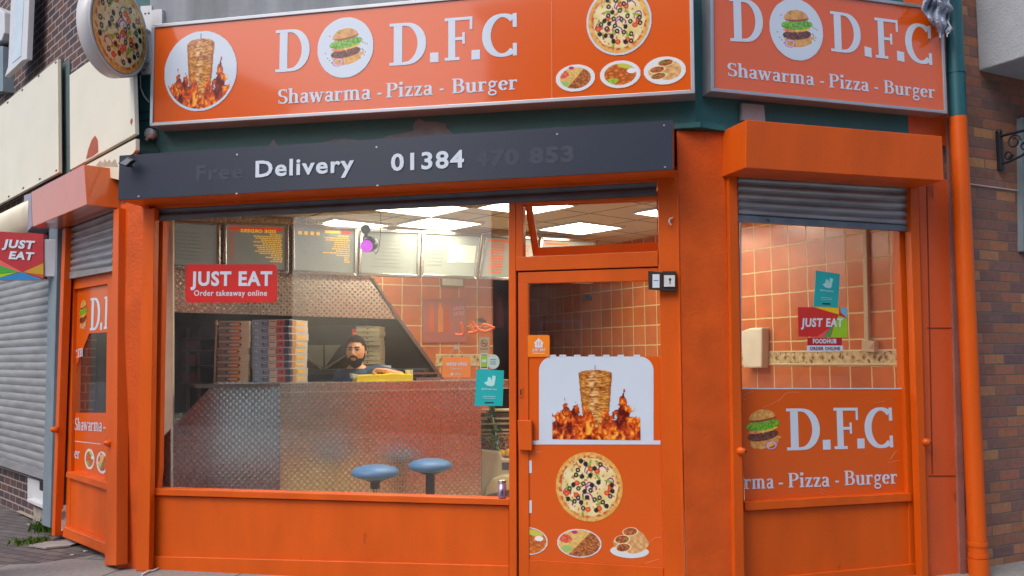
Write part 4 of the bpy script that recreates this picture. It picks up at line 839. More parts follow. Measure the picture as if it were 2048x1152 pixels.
# ------------------------------------------------ inside the shop
# counter
ct = thing('serving_counter', (-1.2,7.4,.03), 'engine turned steel serving counter with polished lip behind the big window', 'counter')
zt = CT.pix(560,766,0)[1]; ua, ub, uc = CT.pix(560,800,0)[0], CT.pix(962,870,0)[0], CT.pix(1016,760,0)[0]
b = MB(CT); b.box(ua, ub, .03, zt-.075, -.004, -.06); b.out('front_panel', steel_w, ct)
b = MB(CT); b.box(ua, uc, zt-.07, zt-.006, .012, -.06); b.box(ua, uc, zt-.006, zt, .014, -.06, 1); b.box(ua, uc, zt-.078, zt-.07, .016, -.06, 1); b.out('lip', [steel_w, mat('bright_steel_edge', (220,216,204), .3, .6)], ct)
b = MB(CL); b.px([(318,882),(432,764),(560,765.5),(560,1010),(318,1010)], 0, -.04); b.out('side_panel', steel, ct)
b = MB(); top = [CT.P(ua-.62, 0, -.02), CT.P(ua, 0, .0), CT.P(uc, 0, .0), CT.P(uc, 0, -.55), CT.P(ua-.62, 0, -.60)]
plan(b, top, zt-.03, zt-.002); b.out('worktop', steel_p, ct)
ztop = zt-.002
# menu boards
bq = [[(318,437),(441,445),(441,543),(318,533)],[(446,443),(578,448),(578,547),(446,540)],[(583,447),(716,453),(715,552),(583,546)],[(721,456),(843,461),(840,555.5),(716,551)],[(845,461),(965,467),(955,559),(841,554)],[(968,468),(1078,473),(1068,564),(957,558)],[(1082,474),(1196,479),(1186,569),(1072,563)]]
bl_ = ['leftmost menu board, unlit and grey, above the kitchen opening','menu board with red header and yellow lettering above the red JUST EAT sticker','menu board with yellow lines of lettering just left of the pink lamp','blank pale menu board just right of the pink lamp','menu board with white paper price lists pinned on it','menu board with orange lettering beside the window mullion','menu board seen through the door fanlight']
yel = mat('lit_yellow_print', (236,190,70), .5, emit=(255,200,60), es=.3); redp = mat('lit_red_print', (206,70,40), .5, emit=(230,70,30), es=.25); orp = mat('orange_print', (214,104,54), .5, emit=(220,90,40), es=.12); pap = mat('paper_sheet', (214,218,208), .6)  # yellow, red and orange print carry an added faint glow
random.seed(3)
for k, c4 in enumerate(bq):
    q = [BD.pix(x, y, .03) for x, y in c4]; t = thing('menu_board', BD.P(q[3][0], q[3][1], .03), bl_[k], 'menu board', 'framed menu boards in a row below the ceiling')
    cx = sum(p[0] for p in q)/4; cz = sum(p[1] for p in q)/4; i4_ = [(p[0]+(.03 if p[0] < cx else -.03), p[1]+(.03 if p[1] < cz else -.03)) for p in q]
    b = MB(BD)
    for a in range(4): c = (a+1) % 4; b.prism([q[a], q[c], i4_[c], i4_[a]], .03, -.02)
    b.out('frame', steel_p, t, bevel=.006)
    b = MB(BD); b.prism(i4_, .012, -.015); b.out('panel', board_m, t)
    def bl(a, d): return tuple((i4_[0][n]*(1-a)+i4_[1][n]*a)*(1-d)+(i4_[3][n]*(1-a)+i4_[2][n]*a)*d for n in (0, 1))
    def bar(b, a0, a1, d0, d1, mi=0): b.prism([bl(a0, d0), bl(a1, d0), bl(a1, d1), bl(a0, d1)], .0145, .012, mi)
    def words(b, a0, a1, d0, d1, mi=0):
        a = a0
        while a < a1-.015:
            w = random.uniform(.02, .06); bar(b, a, min(a+w, a1), d0, d1, mi); a += w+.012
    b = MB(BD)
    if k == 1:
        bar(b, .04, .96, .02, .11, 1)
        for r_ in range(15): d = .17+r_*.045; words(b, .95-random.uniform(.2, .5)*(1 if r_ < 11 else .6), .95, d, d+.024)
        for r_ in range(15): d = .17+r_*.045; words(b, .05, .13, d, d+.02, 2)
        ftxt(b, 'SIDE ORDERS', BD, 481,464, 552,466.5, 6.5, .0155, .0005, .04, flip=True)
    elif k == 2:
        bar(b, .78, .94, .03, .11, 1); bar(b, .5, .76, .04, .10, 0)
        for r_ in range(13): d = .15+r_*.05; words(b, .93-random.uniform(.15, .5)*(1 if r_ < 9 else .5), .93, d, d+.024)
        for x_ in (.06,.16,.26,.36): bar(b, x_, x_+.06, .08, .16, 0)
    elif k == 4:
        b = MB(BD); bar(b, .45, .62, .2, .68, 3); bar(b, .64, .97, .24, .66, 3)
        for r_ in range(9): words(b, .66, .95, .27+r_*.04, .285+r_*.04, 4)
        for r_ in range(6): words(b, .05, .35, .3+r_*.09, .32+r_*.09, 4); words(b, .47, .6, .24+r_*.07, .255+r_*.07, 4)
    elif k in (5, 6):
        bar(b, .05, .5, .05, .11, 2); ftxt(b, 'CHICKEN', BD, bq[k][0][0]+50,509, bq[k][0][0]+82,510.5, 6, .0155, .0005, .04, flip=True, mi=2)
        for r_ in range(11): d = .16+r_*.07; words(b, .12, .4, d, d+.04, 2); words(b, .6, .9, d, d+.03, 2)
    else:
        for r_ in range(8): d = .2+r_*.09; words(b, .2, .7, d, d+.012, 4)
    b.out('printed_menu', [yel, redp, orp, pap, mat('faint_print', (130,134,128), .5)], t)
# ceiling lights
ax, bx = Vector((.766,.643,0)), Vector((-.643,.766,0)); L0 = ax*4.68+bx*6.60
lab = {(0,0):'ceiling light panel above the two right hand menu boards',(-1,1):'ceiling light panel above the board left of the pink lamp',(-1,-1):'ceiling light panel nearest the top edge of the big window',(0,-2):'ceiling light panel cut by the window mullion',(2,-1):'whole ceiling light panel in the middle of the fanlight',(2,-3):'ceiling light panel at the top right corner of the fanlight'}
lm = mat('light_diffuser', (255,250,240), .5, emit=(255,243,214), es=13.5)
for (i, j), lb in lab.items():
    c = L0+ax*.6*i+bx*.6*j; t = thing('ceiling_light', (c.x, c.y, 2.66), lb, 'ceiling light', 'square light panels in the ceiling')
    b = MB(); rot = Matrix((ax, bx, Vector((0,0,1)))).transposed()
    for s_ in (-1, 1): b.wbox(c+ax*.285*s_+Vector((0,0,2.688)), (.012,.297,.010), rot); b.wbox(c+bx*.285*s_+Vector((0,0,2.688)), (.273,.012,.010), rot)
    b.out('frame', white_pl, t)
    b = MB(); b.wbox(c+Vector((0,0,2.692)), (.272,.272,.006), rot); b.out('diffuser', lm, t)
# kitchen things seen through the opening
def kplane(Y): return Pl((0, Y), 90)
K8 = kplane(8.9)
t = thing('extractor_hood', K8.at(650,735), 'dark V shaped steel extractor hood behind the counter', 'extractor hood')
b = MB(K8); b.px([(612,650),(735,650),(722,690),(652,738),(612,712)], .3, -.3); b.out('hood', kitch2, t)
b = MB(K8); b.px([(614,690),(646,690),(646,735),(614,716)], .312, .3); b.px([(649,690),(682,690),(650,733)], .312, .3); b.out('filter_panel', mat('filter_steel', (150,156,150), .35, .7), t)
b = MB(K8); b.px([(612,713),(646,737),(722,688),(722,692),(647,742),(612,718)], .33, .29); b.out('rim', steel_p, t)
K9 = kplane(9.6)
t = thing('shelf_rack', K9.at(400,900), 'dim kitchen rack with red crates at the far left', 'shelf rack')
b = MB(K9)
for x in (372, 394, 430): b.px([(x,655),(x+5,655),(x+5,900),(x,900)], .02, -.02)
for y in (676, 700, 730, 765): b.px([(362,y),(432,y),(432,y+2.5),(362,y+2.5)], .02, -.35)
b.out('frame', mat('dull_steel', (120,108,104), .4, .5), t)
b = MB(K9)
for y in (700, 730, 765): b.px([(366,y-20),(392,y-20),(392,y-1),(366,y-1)], .0, -.3)
b.out('red_crate', mat('dull_red', (110,40,44), .5), t)
b = MB(K9); b.px([(398,735),(428,735),(428,764),(398,764)], .0, -.3); b.px([(400,700),(426,700),(426,728),(400,728)], .0, -.3); b.out('metal_tub', kitch2, t)
K7 = kplane(7.5)
t = thing('steel_worktop', K7.at(340,900), 'small steel worktop at the far left edge behind the door jamb', 'worktop'); b = MB(K7); b.px([(344,838),(375,838),(375,1000),(344,1000)], 0, -.5); b.out('cabinet', mat('pale_grey_cabinet', (150,158,150), .4), t, bevel=.004)
c = K7.at(352, 838, -.12); b = MB(); b.lathe(c, [(.055,0),(.06,.02),(.075,.045),(.072,.05)], n=20); b.out('steel_bowl', steel_p, label='shiny steel bowl on the small worktop at the far left', cat='bowl')
b = MB(kplane(7.05)); b.px([(340,737),(349,744),(342,753),(338,751)], .0, -.01); b.out('paper_tag', white_s, label='small white tag stuck on the cream door jamb', cat='tag')
b = MB(); b.tube([at(433,640,7.25), at(431,700,7.25), at(429,764,7.25)], .008, 8); b.sphere(at(433,648,7.25), .016, 0, 6); b.out('steel_post', mat('brassy_steel', (180,160,130), .3, .9), label='thin steel post standing left of the brown pizza boxes', cat='post')
# pizza boxes
def pbox(name, m_, fn, w, d, h, yaw):
    b = MB(); b.wbox((0,0,h/2), (w/2,d/2,h/2)); 
    b.wbox((0,0,h-.004), (w/2+.002,d/2+.002,.0035), None, 0)
    b.wbox((0,-d/2-.0012,h/2), (.0,.0,.0)) if False else None
    fn(b, w, d, h)
    me_o = b.out(name, m_, fix=True); me_o.rotation_euler = (0,0,yaw); return me_o
def strip(b, w, d, h, x0, x1, z0, z1, mi, side=0, lift=.0015):
    if side == 0: b.wbox((-w/2+w*(x0+x1)/2, -d/2-lift/2, h*(z0+z1)/2), (w*(x1-x0)/2, lift/2+.0005, h*(z1-z0)/2), None, mi)
    else: b.wbox((w/2+lift/2, -d/2+d*(x0+x1)/2, h*(z0+z1)/2), (lift/2+.0005, d*(x1-x0)/2, h*(z1-z0)/2), None, mi)
def fnA(b, w, d, h):
    strip(b, w, d, h, .0, .42, .06, .9, 1); strip(b, w, d, h, .42, .72, .06, .9, 2); strip(b, w, d, h, .36, .66, .40, .56, 4, 0, .0025)
    for x in (.28, .72): b.cyl((-w/2+w*x, -d/2-.004, h*.5), (-w/2+w*x, -d/2, h*.5), .0075, .0075, 10, 3)
def fnB(b, w, d, h):
    strip(b, w, d, h, .0, .26, .06, .9, 1); strip(b, w, d, h, .26, .46, .06, .9, 2); strip(b, w, d, h, .46, .66, .06, .9, 3); strip(b, w, d, h, .66, .88, .06, .9, 5); strip(b, w, d, h, .88, 1, .06, .9, 6)
    ftx = MB(); 
    for x0 in (.08, .13): strip(b, w, d, h, x0, x0+.025, .3, .68, 7, 0, .0025)
    strip(b, w, d, h, .13, .18, .3, .38, 7, 0, .0025); strip(b, w, d, h, .28, .40, .66, .74, 7, 0, .0025); strip(b, w, d, h, .70, .82, .18, .80, 8, 0, .0022); strip(b, w, d, h, .49, .63, .66, .74, 4, 0, .0025)
    for x in (.30, .79): b.cyl((-w/2+w*x, -d/2-.004, h*.5), (-w/2+w*x, -d/2, h*.5), .0075, .0075, 10, 4)
    strip(b, w, d, h, 0, .16, .06, .9, 6, 1); strip(b, w, d, h, .16, .36, .06, .9, 9, 1); strip(b, w, d, h, .40, .86, .28, .72, 10, 1, .0025)
mA = [mat('box_card', (216,200,172), .6), mat('brown_grey_print', (142,126,124), .5), mat('amber_box_print', (206,130,66), .5), dark, white_s]
mB = [mat('box_card_grey', (186,186,190), .6), mat('blue_box_print', (140,174,200), .5), mat('slate_box_print', (116,140,162), .5), mat('beige_box_print', (222,198,172), .5), dark, mat('pizza_box_print', (196,96,88), .5), mat('navy_box_print', (56,66,92), .5), white_s, mat('pizza_red_print', (190,70,60), .5), mat('veg_box_print', (178,120,50), .5), mat('yellow_box_print', (226,176,72), .5)]
mC = [mat('kraft_card', (168,160,132), .65), dark]
def fnC(b, w, d, h):
    b.cyl((0, -d/2-.003, h*.45), (0, -d/2, h*.45), .006, .006, 10, 1); strip(b, w, d, h, .25, .75, .80, .86, 1, 0, .002)
ordn = ['top','second','third','fourth','fifth','sixth','seventh','eighth','ninth','tenth']
def stack(first, n, base, h, what, grp, jit, yaw):
    hh = h+.0012
    for k in range(n):
        o = first if k == 0 else first.copy()
        if k: COL.objects.link(o)
        o.location = Vector(base)+Vector((random.uniform(-jit, jit), random.uniform(-jit, jit), k*hh)); o.rotation_euler = (0,0,yaw+random.uniform(-.03,.03))
        i = n-1-k; o['label'] = '%s box of %s' % (('topmost' if i == 0 else 'bottom' if k == 0 else ordn[i]+' from top'), what); o['category'] = 'pizza box'; o['group'] = grp
def place_box(px, py, Y, w, d, yaw, corner=1):
    p = at(px, py, Y); c, s = math.cos(yaw), math.sin(yaw); lx, ly = corner*w/2, -d/2
    return (p.x-(lx*c-ly*s), p.y-(lx*s+ly*c))
yawm = R(-14)
hA = .0545; bx_ = place_box(495, 760, 7.34, .25, .33, R(-3)); stack(pbox('pizza_box', mA, fnA, .25, .33, hA, 0), 9, (bx_[0], bx_[1], ztop), hA, 'the left stack, brown and amber print, on the steel counter', 'brown pizza boxes stacked on the counter', .005, R(-3))
hB = .0555; bx_ = place_box(577, 760, 7.30, .33, .33, yawm); stack(pbox('pizza_box', mB, fnB, .33, .33, hB, 0), 9, (bx_[0], bx_[1], ztop), hB, 'the blue and red printed stack on the steel counter', 'blue pizza boxes stacked on the counter', .006, yawm)
# back shelf with plain boxes behind the man
K85 = kplane(8.5); zb_ = K85.pix(740,738)[1]
t = thing('back_shelf', K85.at(760,900), 'dark back worktop behind the man', 'worktop'); b = MB(K85); b.box(K85.pix(600,700)[0], K85.pix(850,700)[0], zb_-.05, zb_, .1, -.5); b.out('top', kitch2, t, bevel=.004); b = MB(K85); b.box(K85.pix(610,700)[0], K85.pix(845,700)[0], .03, zb_-.05, .05, -.45); b.out('cabinet', kitch, t)
hC = .0435; stack(pbox('pizza_box', mC, fnC, .22, .24, hC, 0), 9, (at(742,700,8.62).x, 8.62, zb_), hC, 'the plain beige stack behind the man', 'plain boxes stacked behind the man', .009, R(-4))
b = MB(); p = at(716,676,8.5); b.wbox((p.x+.0, 8.62, zb_+.14), (.06,.08,.14)); b.wbox((p.x, 8.62, zb_+.33), (.065,.08,.05), None, 0); b.wbox((p.x-.01, 8.539, zb_+.335), (.038,.002,.008), None, 1); b.out('card_box', [mat('red_card', (190,52,40), .5), mat('cream_card', (226,180,130), .5)], label='red card box with cream print behind the head of the man', cat='box')
b = MB(K85); b.px([(766,731),(780,731),(780,741),(767,741)], .1, .02); b.out('paper_tub', white_s, label='small white tub on the back worktop right of the man', cat='tub')
# yellow pack, cup and tray on the counter
YP = Pl((at(770,750,7.36).x, 7.36), 68)
b = MB(YP); q = [YP.pix(x, y) for x, y in ((713,756),(826,755.5),(826,748.5),(800,748),(786,746.5),(772,748.5),(716,750.5))]; zz = ztop+.001
q = [(u, max(z, zz)) for u, z in q]; q[0] = (q[0][0], zz); q[1] = (q[1][0], zz); b.prism(q, 0, -.16); b.px([(704,747),(716,749),(716,756),(706,757)], .002, -.1, 1); o = b.out('paper_pack', [mat('yellow_paper', (244,222,20), .5, emit=None), mat('pale_paper', (214,222,196), .6)], label='bright yellow paper pack lying on the counter lip under the hand', cat='pack', bevel=.004)
c = at(818, 745, 7.62); c.z = ztop+.001; b = MB(); b.lathe(c, [(.024,0),(.033,.088),(.035,.09),(.032,.09)], n=20); b.out('paper_cup', mat('cup_white', (226,232,214), .4), label='white paper cup standing behind the yellow pack', cat='cup')
c = at(850, 750, 7.75); b = MB(); rot = Matrix.Rotation(R(25), 3, 'Z'); b.wbox((c.x, c.y, ztop+.012), (.11,.09,.010), rot); b.wbox((c.x, c.y, ztop+.060), (.13,.012,.008), rot); 
for s_ in (-1, 1): b.wbox(Vector((c.x, c.y, ztop+.036))+rot @ Vector((.115*s_,0,0)), (.006,.012,.018), rot)
b.out('steel_tray', steel_p, label='low steel tray with a raised bar on the counter right of cup', cat='tray')
# stools
def stool(px, py, Y, lb, stem_r, seat_r, fl):
    p = at(px, py, Y); t = thing('bar_stool', (p.x, p.y, .03), lb, 'stool', 'blue topped stools at the counter')
    z = p.z
    b = MB(); b.lathe((p.x, p.y, z), [(.05,-.062),(seat_r*.72,-.052),(seat_r*.97,-.030),(seat_r,-.016),(seat_r*.97,.002),(seat_r*.8,.022),(seat_r*.5,.036),(.02,.041)], n=40); b.out('seat', mat('blue_vinyl', (72,124,178), .42, var=.04, bump=.05), t)
    b = MB(); b.lathe((p.x, p.y, z), [(.055,-.078),(.075,-.068),(seat_r*.85,-.040),(seat_r*.7,-.05)], n=32); b.out('seat_pan', black_pl, t)
    b = MB(); b.cyl((p.x, p.y, .05), (p.x, p.y, z-.06), stem_r, stem_r, 20); b.out('column', steel_p if fl else black_pl, t)
    b = MB(); b.cyl((p.x, p.y, z-.13), (p.x, p.y, z-.07), .036, .036, 16); b.out('collar', black_pl, t)
    b = MB(); b.lathe((p.x, p.y, .03), [(.20,0),(.205,.008),(.19,.016),(.05,.03)], n=32); b.out('base', black_pl, t)
stool(750.5, 941, 6.68, 'nearer left stool with round blue seat on slim steel column', .016, .176, True)
stool(860.5, 928, 7.12, 'right stool with round blue seat on thick black column', .036, .174, False)
# pink party lamp hanging in the window
t = thing('party_lamp', A.at(734,505,-.16), 'small black lamp glowing pink hung at top of the big window', 'lamp')
c0 = A.at(730,458,-.14); cb = A.at(740,489,-.2); cl_ = A.at(732,493,-.15)
b = MB(); b.lathe(c0, [(.030,-.03),(.036,-.015),(.030,.004),(.012,.02)], A.N, 18); b.cyl(c0-A.N*.02, A.at(733,474,-.17), .012, .012, 10); b.out('mount', mat('smoky_plastic', (70,74,74), .3), t)
b = MB(); b.tube([A.at(727,487,-.18), A.at(727,474,-.17), A.at(742,474,-.17), A.at(744,488,-.2)], .006, 8); b.out('bracket', black_pl, t)
dr_ = (cl_-cb).normalized(); b = MB(); b.lathe(cb, [(.036,-.05),(.048,-.03),(.05,.02),(.046,.035)], dr_, 24); b.out('housing', black_pl, t)
b = MB(); b.sphere(cb+dr_*.045, .045, 0, 12); b.out('dome', mat('pink_glow', (240,90,230), .2, emit=(170,40,200), es=.7), t)
b = MB(); b.tube([A.at(745,500,-.21), A.at(752,508,-.19), A.at(757,500,-.18), A.at(761,470,-.18), A.at(762,425,-.2)], .003, 6); b.out('cable', black_pl, t)
# salad counter, ivy and lemons by the door
K81 = kplane(8.0)
t = thing('salad_counter', K81.at(985,1000), 'cream moulded salad display cabinet at right end of steel counter', 'display cabinet')
cr_m = mat('cream_plastic', (206,204,176), .35, var=.05)
b = MB(K81); b.px([(960,899),(998,903),(1004,908),(1004,916),(1034,918),(1034,1030),(960,1030)], 0, -.5); b.out('body', cr_m, t, bevel=.02)
b = MB(K81); b.px([(966,1000),(972,975),(985,957),(1004,950),(1034,948),(1034,1000)], .05, .0); b.out('moulded_base', mat('cream_plastic_warm', (214,206,160), .35), t, bevel=.02)
b = MB(K81); b.px([(1004,925),(1034,925),(1034,940),(1004,940)], .004, -.01); b.out('control_label', mat('dark_label', (74,84,96), .4), t)
b = MB(K81); b.px([(974,990),(1018,980),(1034,980),(1034,1000),(974,1000)], .07, .05); b.out('kick_plate', mat('grey_plate', (96,96,92), .5), t)
b = MB(K81)
for y in (820, 836, 846, 859, 866): b.px([(962,y),(1036,y-1),(1036,y+2.5),(962,y+3.5)], -.1, -.3)
b.px([(962,826),(1036,826),(1036,895),(962,895)], -.32, -.33, 1); b.out('slatted_back', [mat('pale_slat', (210,204,170), .4), mat('olive_panel', (130,124,98), .5)], t)
random.seed(12); b = MB()
for k in range(260):
    c = K81.at(random.uniform(962,1036), random.uniform(872,898), random.uniform(-.25,-.05)); r_ = random.uniform(.012,.03); rot = Matrix.Rotation(random.uniform(0,6), 3, Vector((random.random(), random.random(), random.random()+.1)).normalized()); b.wbox(c, (r_, r_*.5, .003), rot, random.choice((0,0,1,2)))
b.out('salad', [mat('onion_strips', (190,170,100), .6), mat('lettuce', (120,150,60), .6), mat('carrot_strips', (200,120,60), .6)], t, kind='stuff')
for k, (x, y, lb) in enumerate(((1003,906,'left lemon on top of the cream display cabinet'),(1017,905,'right lemon on top of the cream display cabinet'))):
    c = K81.at(x, y, -.05); b = MB(); b.sphere(c, .034, 0, 10, (1.2,1,1)); b.sphere(c+Vector((.04,0,0)), .008, 0, 5); b.out('lemon', mat('lemon_skin', (232,190,24), .45, bump=.2, bs=150), label=lb, cat='lemon', group='lemons on the display cabinet')
t = thing('ivy_garland', K81.at(998,900), 'green ivy garland wound round a white cane beside the steel counter', 'garland')
b = MB(); b.tube([K81.at(981,812,.05), K81.at(988,850,.05), K81.at(996,898,.05)], .008, 8); b.out('cane', white_s, t)
b = MB(); random.seed(5)
for k in range(90):
    s_ = random.random(); c = K81.at(981+15*s_+random.gauss(0,4.5), 812+86*s_, .05+random.gauss(0,.03)); r_ = random.uniform(.014,.026); rot = Matrix.Rotation(random.uniform(0,6), 3, Vector((random.gauss(0,.5), 1, random.gauss(0,.5))).normalized())
    vs = [c+rot @ Vector(p)*r_ for p in ((0,0,-1),(.8,.1,-.3),(.5,-.1,.3),(0,.15,1),(-.5,-.1,.3),(-.8,.1,-.3))]; b.add(vs, [(0,1,2,3),(0,3,4,5)], random.randint(0,1))
b.out('leaves', [mat('ivy_leaf', (44,96,52), .5), mat('ivy_leaf_light', (88,132,64), .5)], t, fix=False)
# things on the walls
b = MB(BW); b.px([(881,548),(929,550),(929,575),(882,573)], .02, 0); b.px([(884,551),(926,553),(926,572),(885,570)], .022, .02, 1); b.out('certificate', [mat('gilt_frame', (150,120,70), .4), pap], label='framed certificate under the menu boards on the tiled wall', cat='certificate')
K10 = kplane(10.2); c = K10.at(997,655); b = MB(); b.lathe(c, [(.05,0),(.06,.02),(.06,.30),(.04,.35),(.015,.37)], n=18); b.cyl(c+Vector((0,0,.37)), c+Vector((0,0,.42)), .012, .012, 8, 1); b.tube([c+Vector((0,0,.40)), c+Vector((.06,-.03,.38)), c+Vector((.07,-.05,.15))], .010, 6, 1); b.out('fire_extinguisher', [mat('extinguisher_red', (120,20,30), .4), black_pl], label='dark red fire extinguisher on wall at back right of the shop', cat='extinguisher')
t = thing('towel_dispenser', RW.at(1500,736,.06), 'white paper towel dispenser on tiled wall at left of right window', 'dispenser')
b = MB(RW); b.px([(1480,663),(1500,656),(1524,655),(1523,735.5),(1486,736)], .085, .0); b.out('body', mat('off_white_plastic', (222,218,206), .35), t, bevel=.012)
t = thing('wall_switch', RW.at(1735,704,.02), 'white conduit running down to a wall switch seen in right window', 'switch')
b = MB(RW); b.px([(1724,440),(1732,440),(1737,682),(1728,682)], .03, .0); b.out('conduit', mat('conduit_white', (200,180,150), .5), t, bevel=.004)
b = MB(RW); b.px([(1723,680),(1748,682),(1748,704),(1723,703)], .05, .0); b.px([(1734,686),(1744,687),(1744,697),(1734,696)], .055, .05); b.out('switch_plate', mat('conduit_white', (206,200,180), .4), t, bevel=.003)
# small camera mark on door glass, drink can on the sill
b = MB(A); b.disc(A, 1169, 596, 5, 4.5, -.024, -.029, 0, 14); b.disc(A, 1179, 595, 5.5, 5, -.024, -.029, 0, 14); b.disc(A, 1174, 592, 3, 3, -.024, -.029, 0, 10); b.out('door_stop_pad', dark, label='small dark rubber pad stuck on upper door glass', cat='pad')
c = A.at(1003.5, 997, -.012); zc_ = A.pix(1003.5, 996, -.03)[1]
c = A.P(A.inv(c)[0], zc_, -.022); b = MB(); r_ = .0275; b.lathe(c, [(.019,0),(.026,.006),(r_,.014),(r_,.098)], n=28, mi=0); b.lathe(c, [(r_,.098),(.0265,.104),(.022,.112),(.0225,.115),(.020,.112)], n=28, mi=1)
for k_, zz in enumerate((.022,.030,.038,.047,.056)): b.box(A.inv(c)[0]-.004, A.inv(c)[0]+.012, c.z+zz, c.z+zz+.004, .0065, -.0, 2, A)
b.out('drink_can', [mat('can_print', (176,150,172), .3, .7, var=.12, vs=30), steel_p, mat('can_navy', (40,50,110), .4)], label='silver and purple drink can standing on window sill by the door', cat='can')

# ------------------------------------------------ people
def capsule(b, a, c, ra, rc, mi=0): a, c = Vector(a), Vector(c); b.cyl(a, c, ra, rc, 16, mi); b.sphere(a, ra, mi, 8); b.sphere(c, rc, mi, 8)
def fuse(o, vox, sm=4):
    r_ = o.modifiers.new('r', 'REMESH'); r_.mode = 'VOXEL'; r_.voxel_size = vox; r_.use_smooth_shade = True; s_ = o.modifiers.new('s', 'SMOOTH'); s_.iterations = sm; s_.factor = .5
    dg = bpy.context.evaluated_depsgraph_get(); me = bpy.data.meshes.new_from_object(o.evaluated_get(dg)); o.modifiers.clear(); o.data = me
    for p in me.polygons: p.use_smooth = True
def hand(b, w, d, pn, side, curl, tc=.9):
    """palm, four unequal bent fingers and a thumb from the side of the palm"""
    d = d.normalized(); pn = (pn-d*pn.dot(d)).normalized(); s = d.cross(pn).normalized()*side
    for k in range(4): capsule(b, w+s*(-.021+.014*k)*.7, w+d*.078+s*(-.03+.020*k), .016, .0125)
    for k, L in enumerate((.040,.046,.043,.033)):
        p = w+d*.082+s*(-.03+.020*k); a = 0
        for j, (l, r_) in enumerate(((L,.0095),(L*.62,.0088),(L*.5,.008))):
            a += curl*(.8 if j == 0 else 1.05); q = p+(d*math.cos(a)+pn*math.sin(a))*l; capsule(b, p, q, r_, r_*.93); p = q
    p = w+d*.02-s*.028; dv = (d*.65-s*.6+pn*.4).normalized(); q = p+dv*.042; capsule(b, p, q, .014, .0115); dv = (d*.9+pn*tc-s*.1).normalized(); q2 = q+dv*.034; capsule(b, q, q2, .011, .010); capsule(b, q2, q2+(d+pn*tc*1.2).normalized()*.026, .0098, .0085)
def head(b, c, yaw, pitch, s=1.0):
    rot = Matrix.Rotation(yaw, 3, 'Z') @ Matrix.Rotation(pitch, 3, 'X'); n = 28; vs = []; fs = []
    for j in range(n+1):
        a = math.pi*j/n
        for i in range(2*n):
            t_ = math.pi*i/n; x, y, z = math.sin(a)*math.cos(t_), math.sin(a)*math.sin(t_), math.cos(a)
            k = max(0, -z); wx = .078*(1-.30*k**1.6); wy = .096*(1-.12*k**2) if y < 0 else .100*(1-.35*k)
            px_, py_, pz_ = x*wx, y*wy, z*(.118 if z > 0 else .128)
            if y < 0:
                for ex in (-.031, .031): g_ = math.exp(-(((px_-ex)/.016)**2+((pz_-.008)/.012)**2)); py_ += .010*g_
                py_ -= .006*math.exp(-((pz_-.028)/.010)**2)*(abs(px_) < .05)                    # brow
                py_ -= .008*math.exp(-(((px_)/.022)**2+((pz_+.105)/.018)**2))                   # chin
                py_ -= .006*math.exp(-(((px_)/.028)**2+((pz_+.062)/.014)**2))                   # mouth
            vs.append(c+rot @ Vector((px_, py_, pz_))*s)
    for j in range(n):
        for i in range(2*n): fs.append([j*2*n+i, (j+1)*2*n+i, (j+1)*2*n+(i+1) % (2*n), j*2*n+(i+1) % (2*n)])
    b.add(vs, fs, 0, True); f = lambda *p: c+rot @ Vector(p)*s
    capsule(b, f(0,-.094,.015), f(0,-.112,-.026), .008*s, .012*s); 
    for sx in (-1, 1): b.sphere(f(.011*sx,-.100,-.034), .009*s, 0, 6); b.sphere(f(.079*sx,.006,-.006), .024*s, 0, 8, (.35,.6,1.2))
    capsule(b, f(-.016,-.098,-.062), f(.016,-.098,-.062), .006*s, .006*s)
    return f, rot
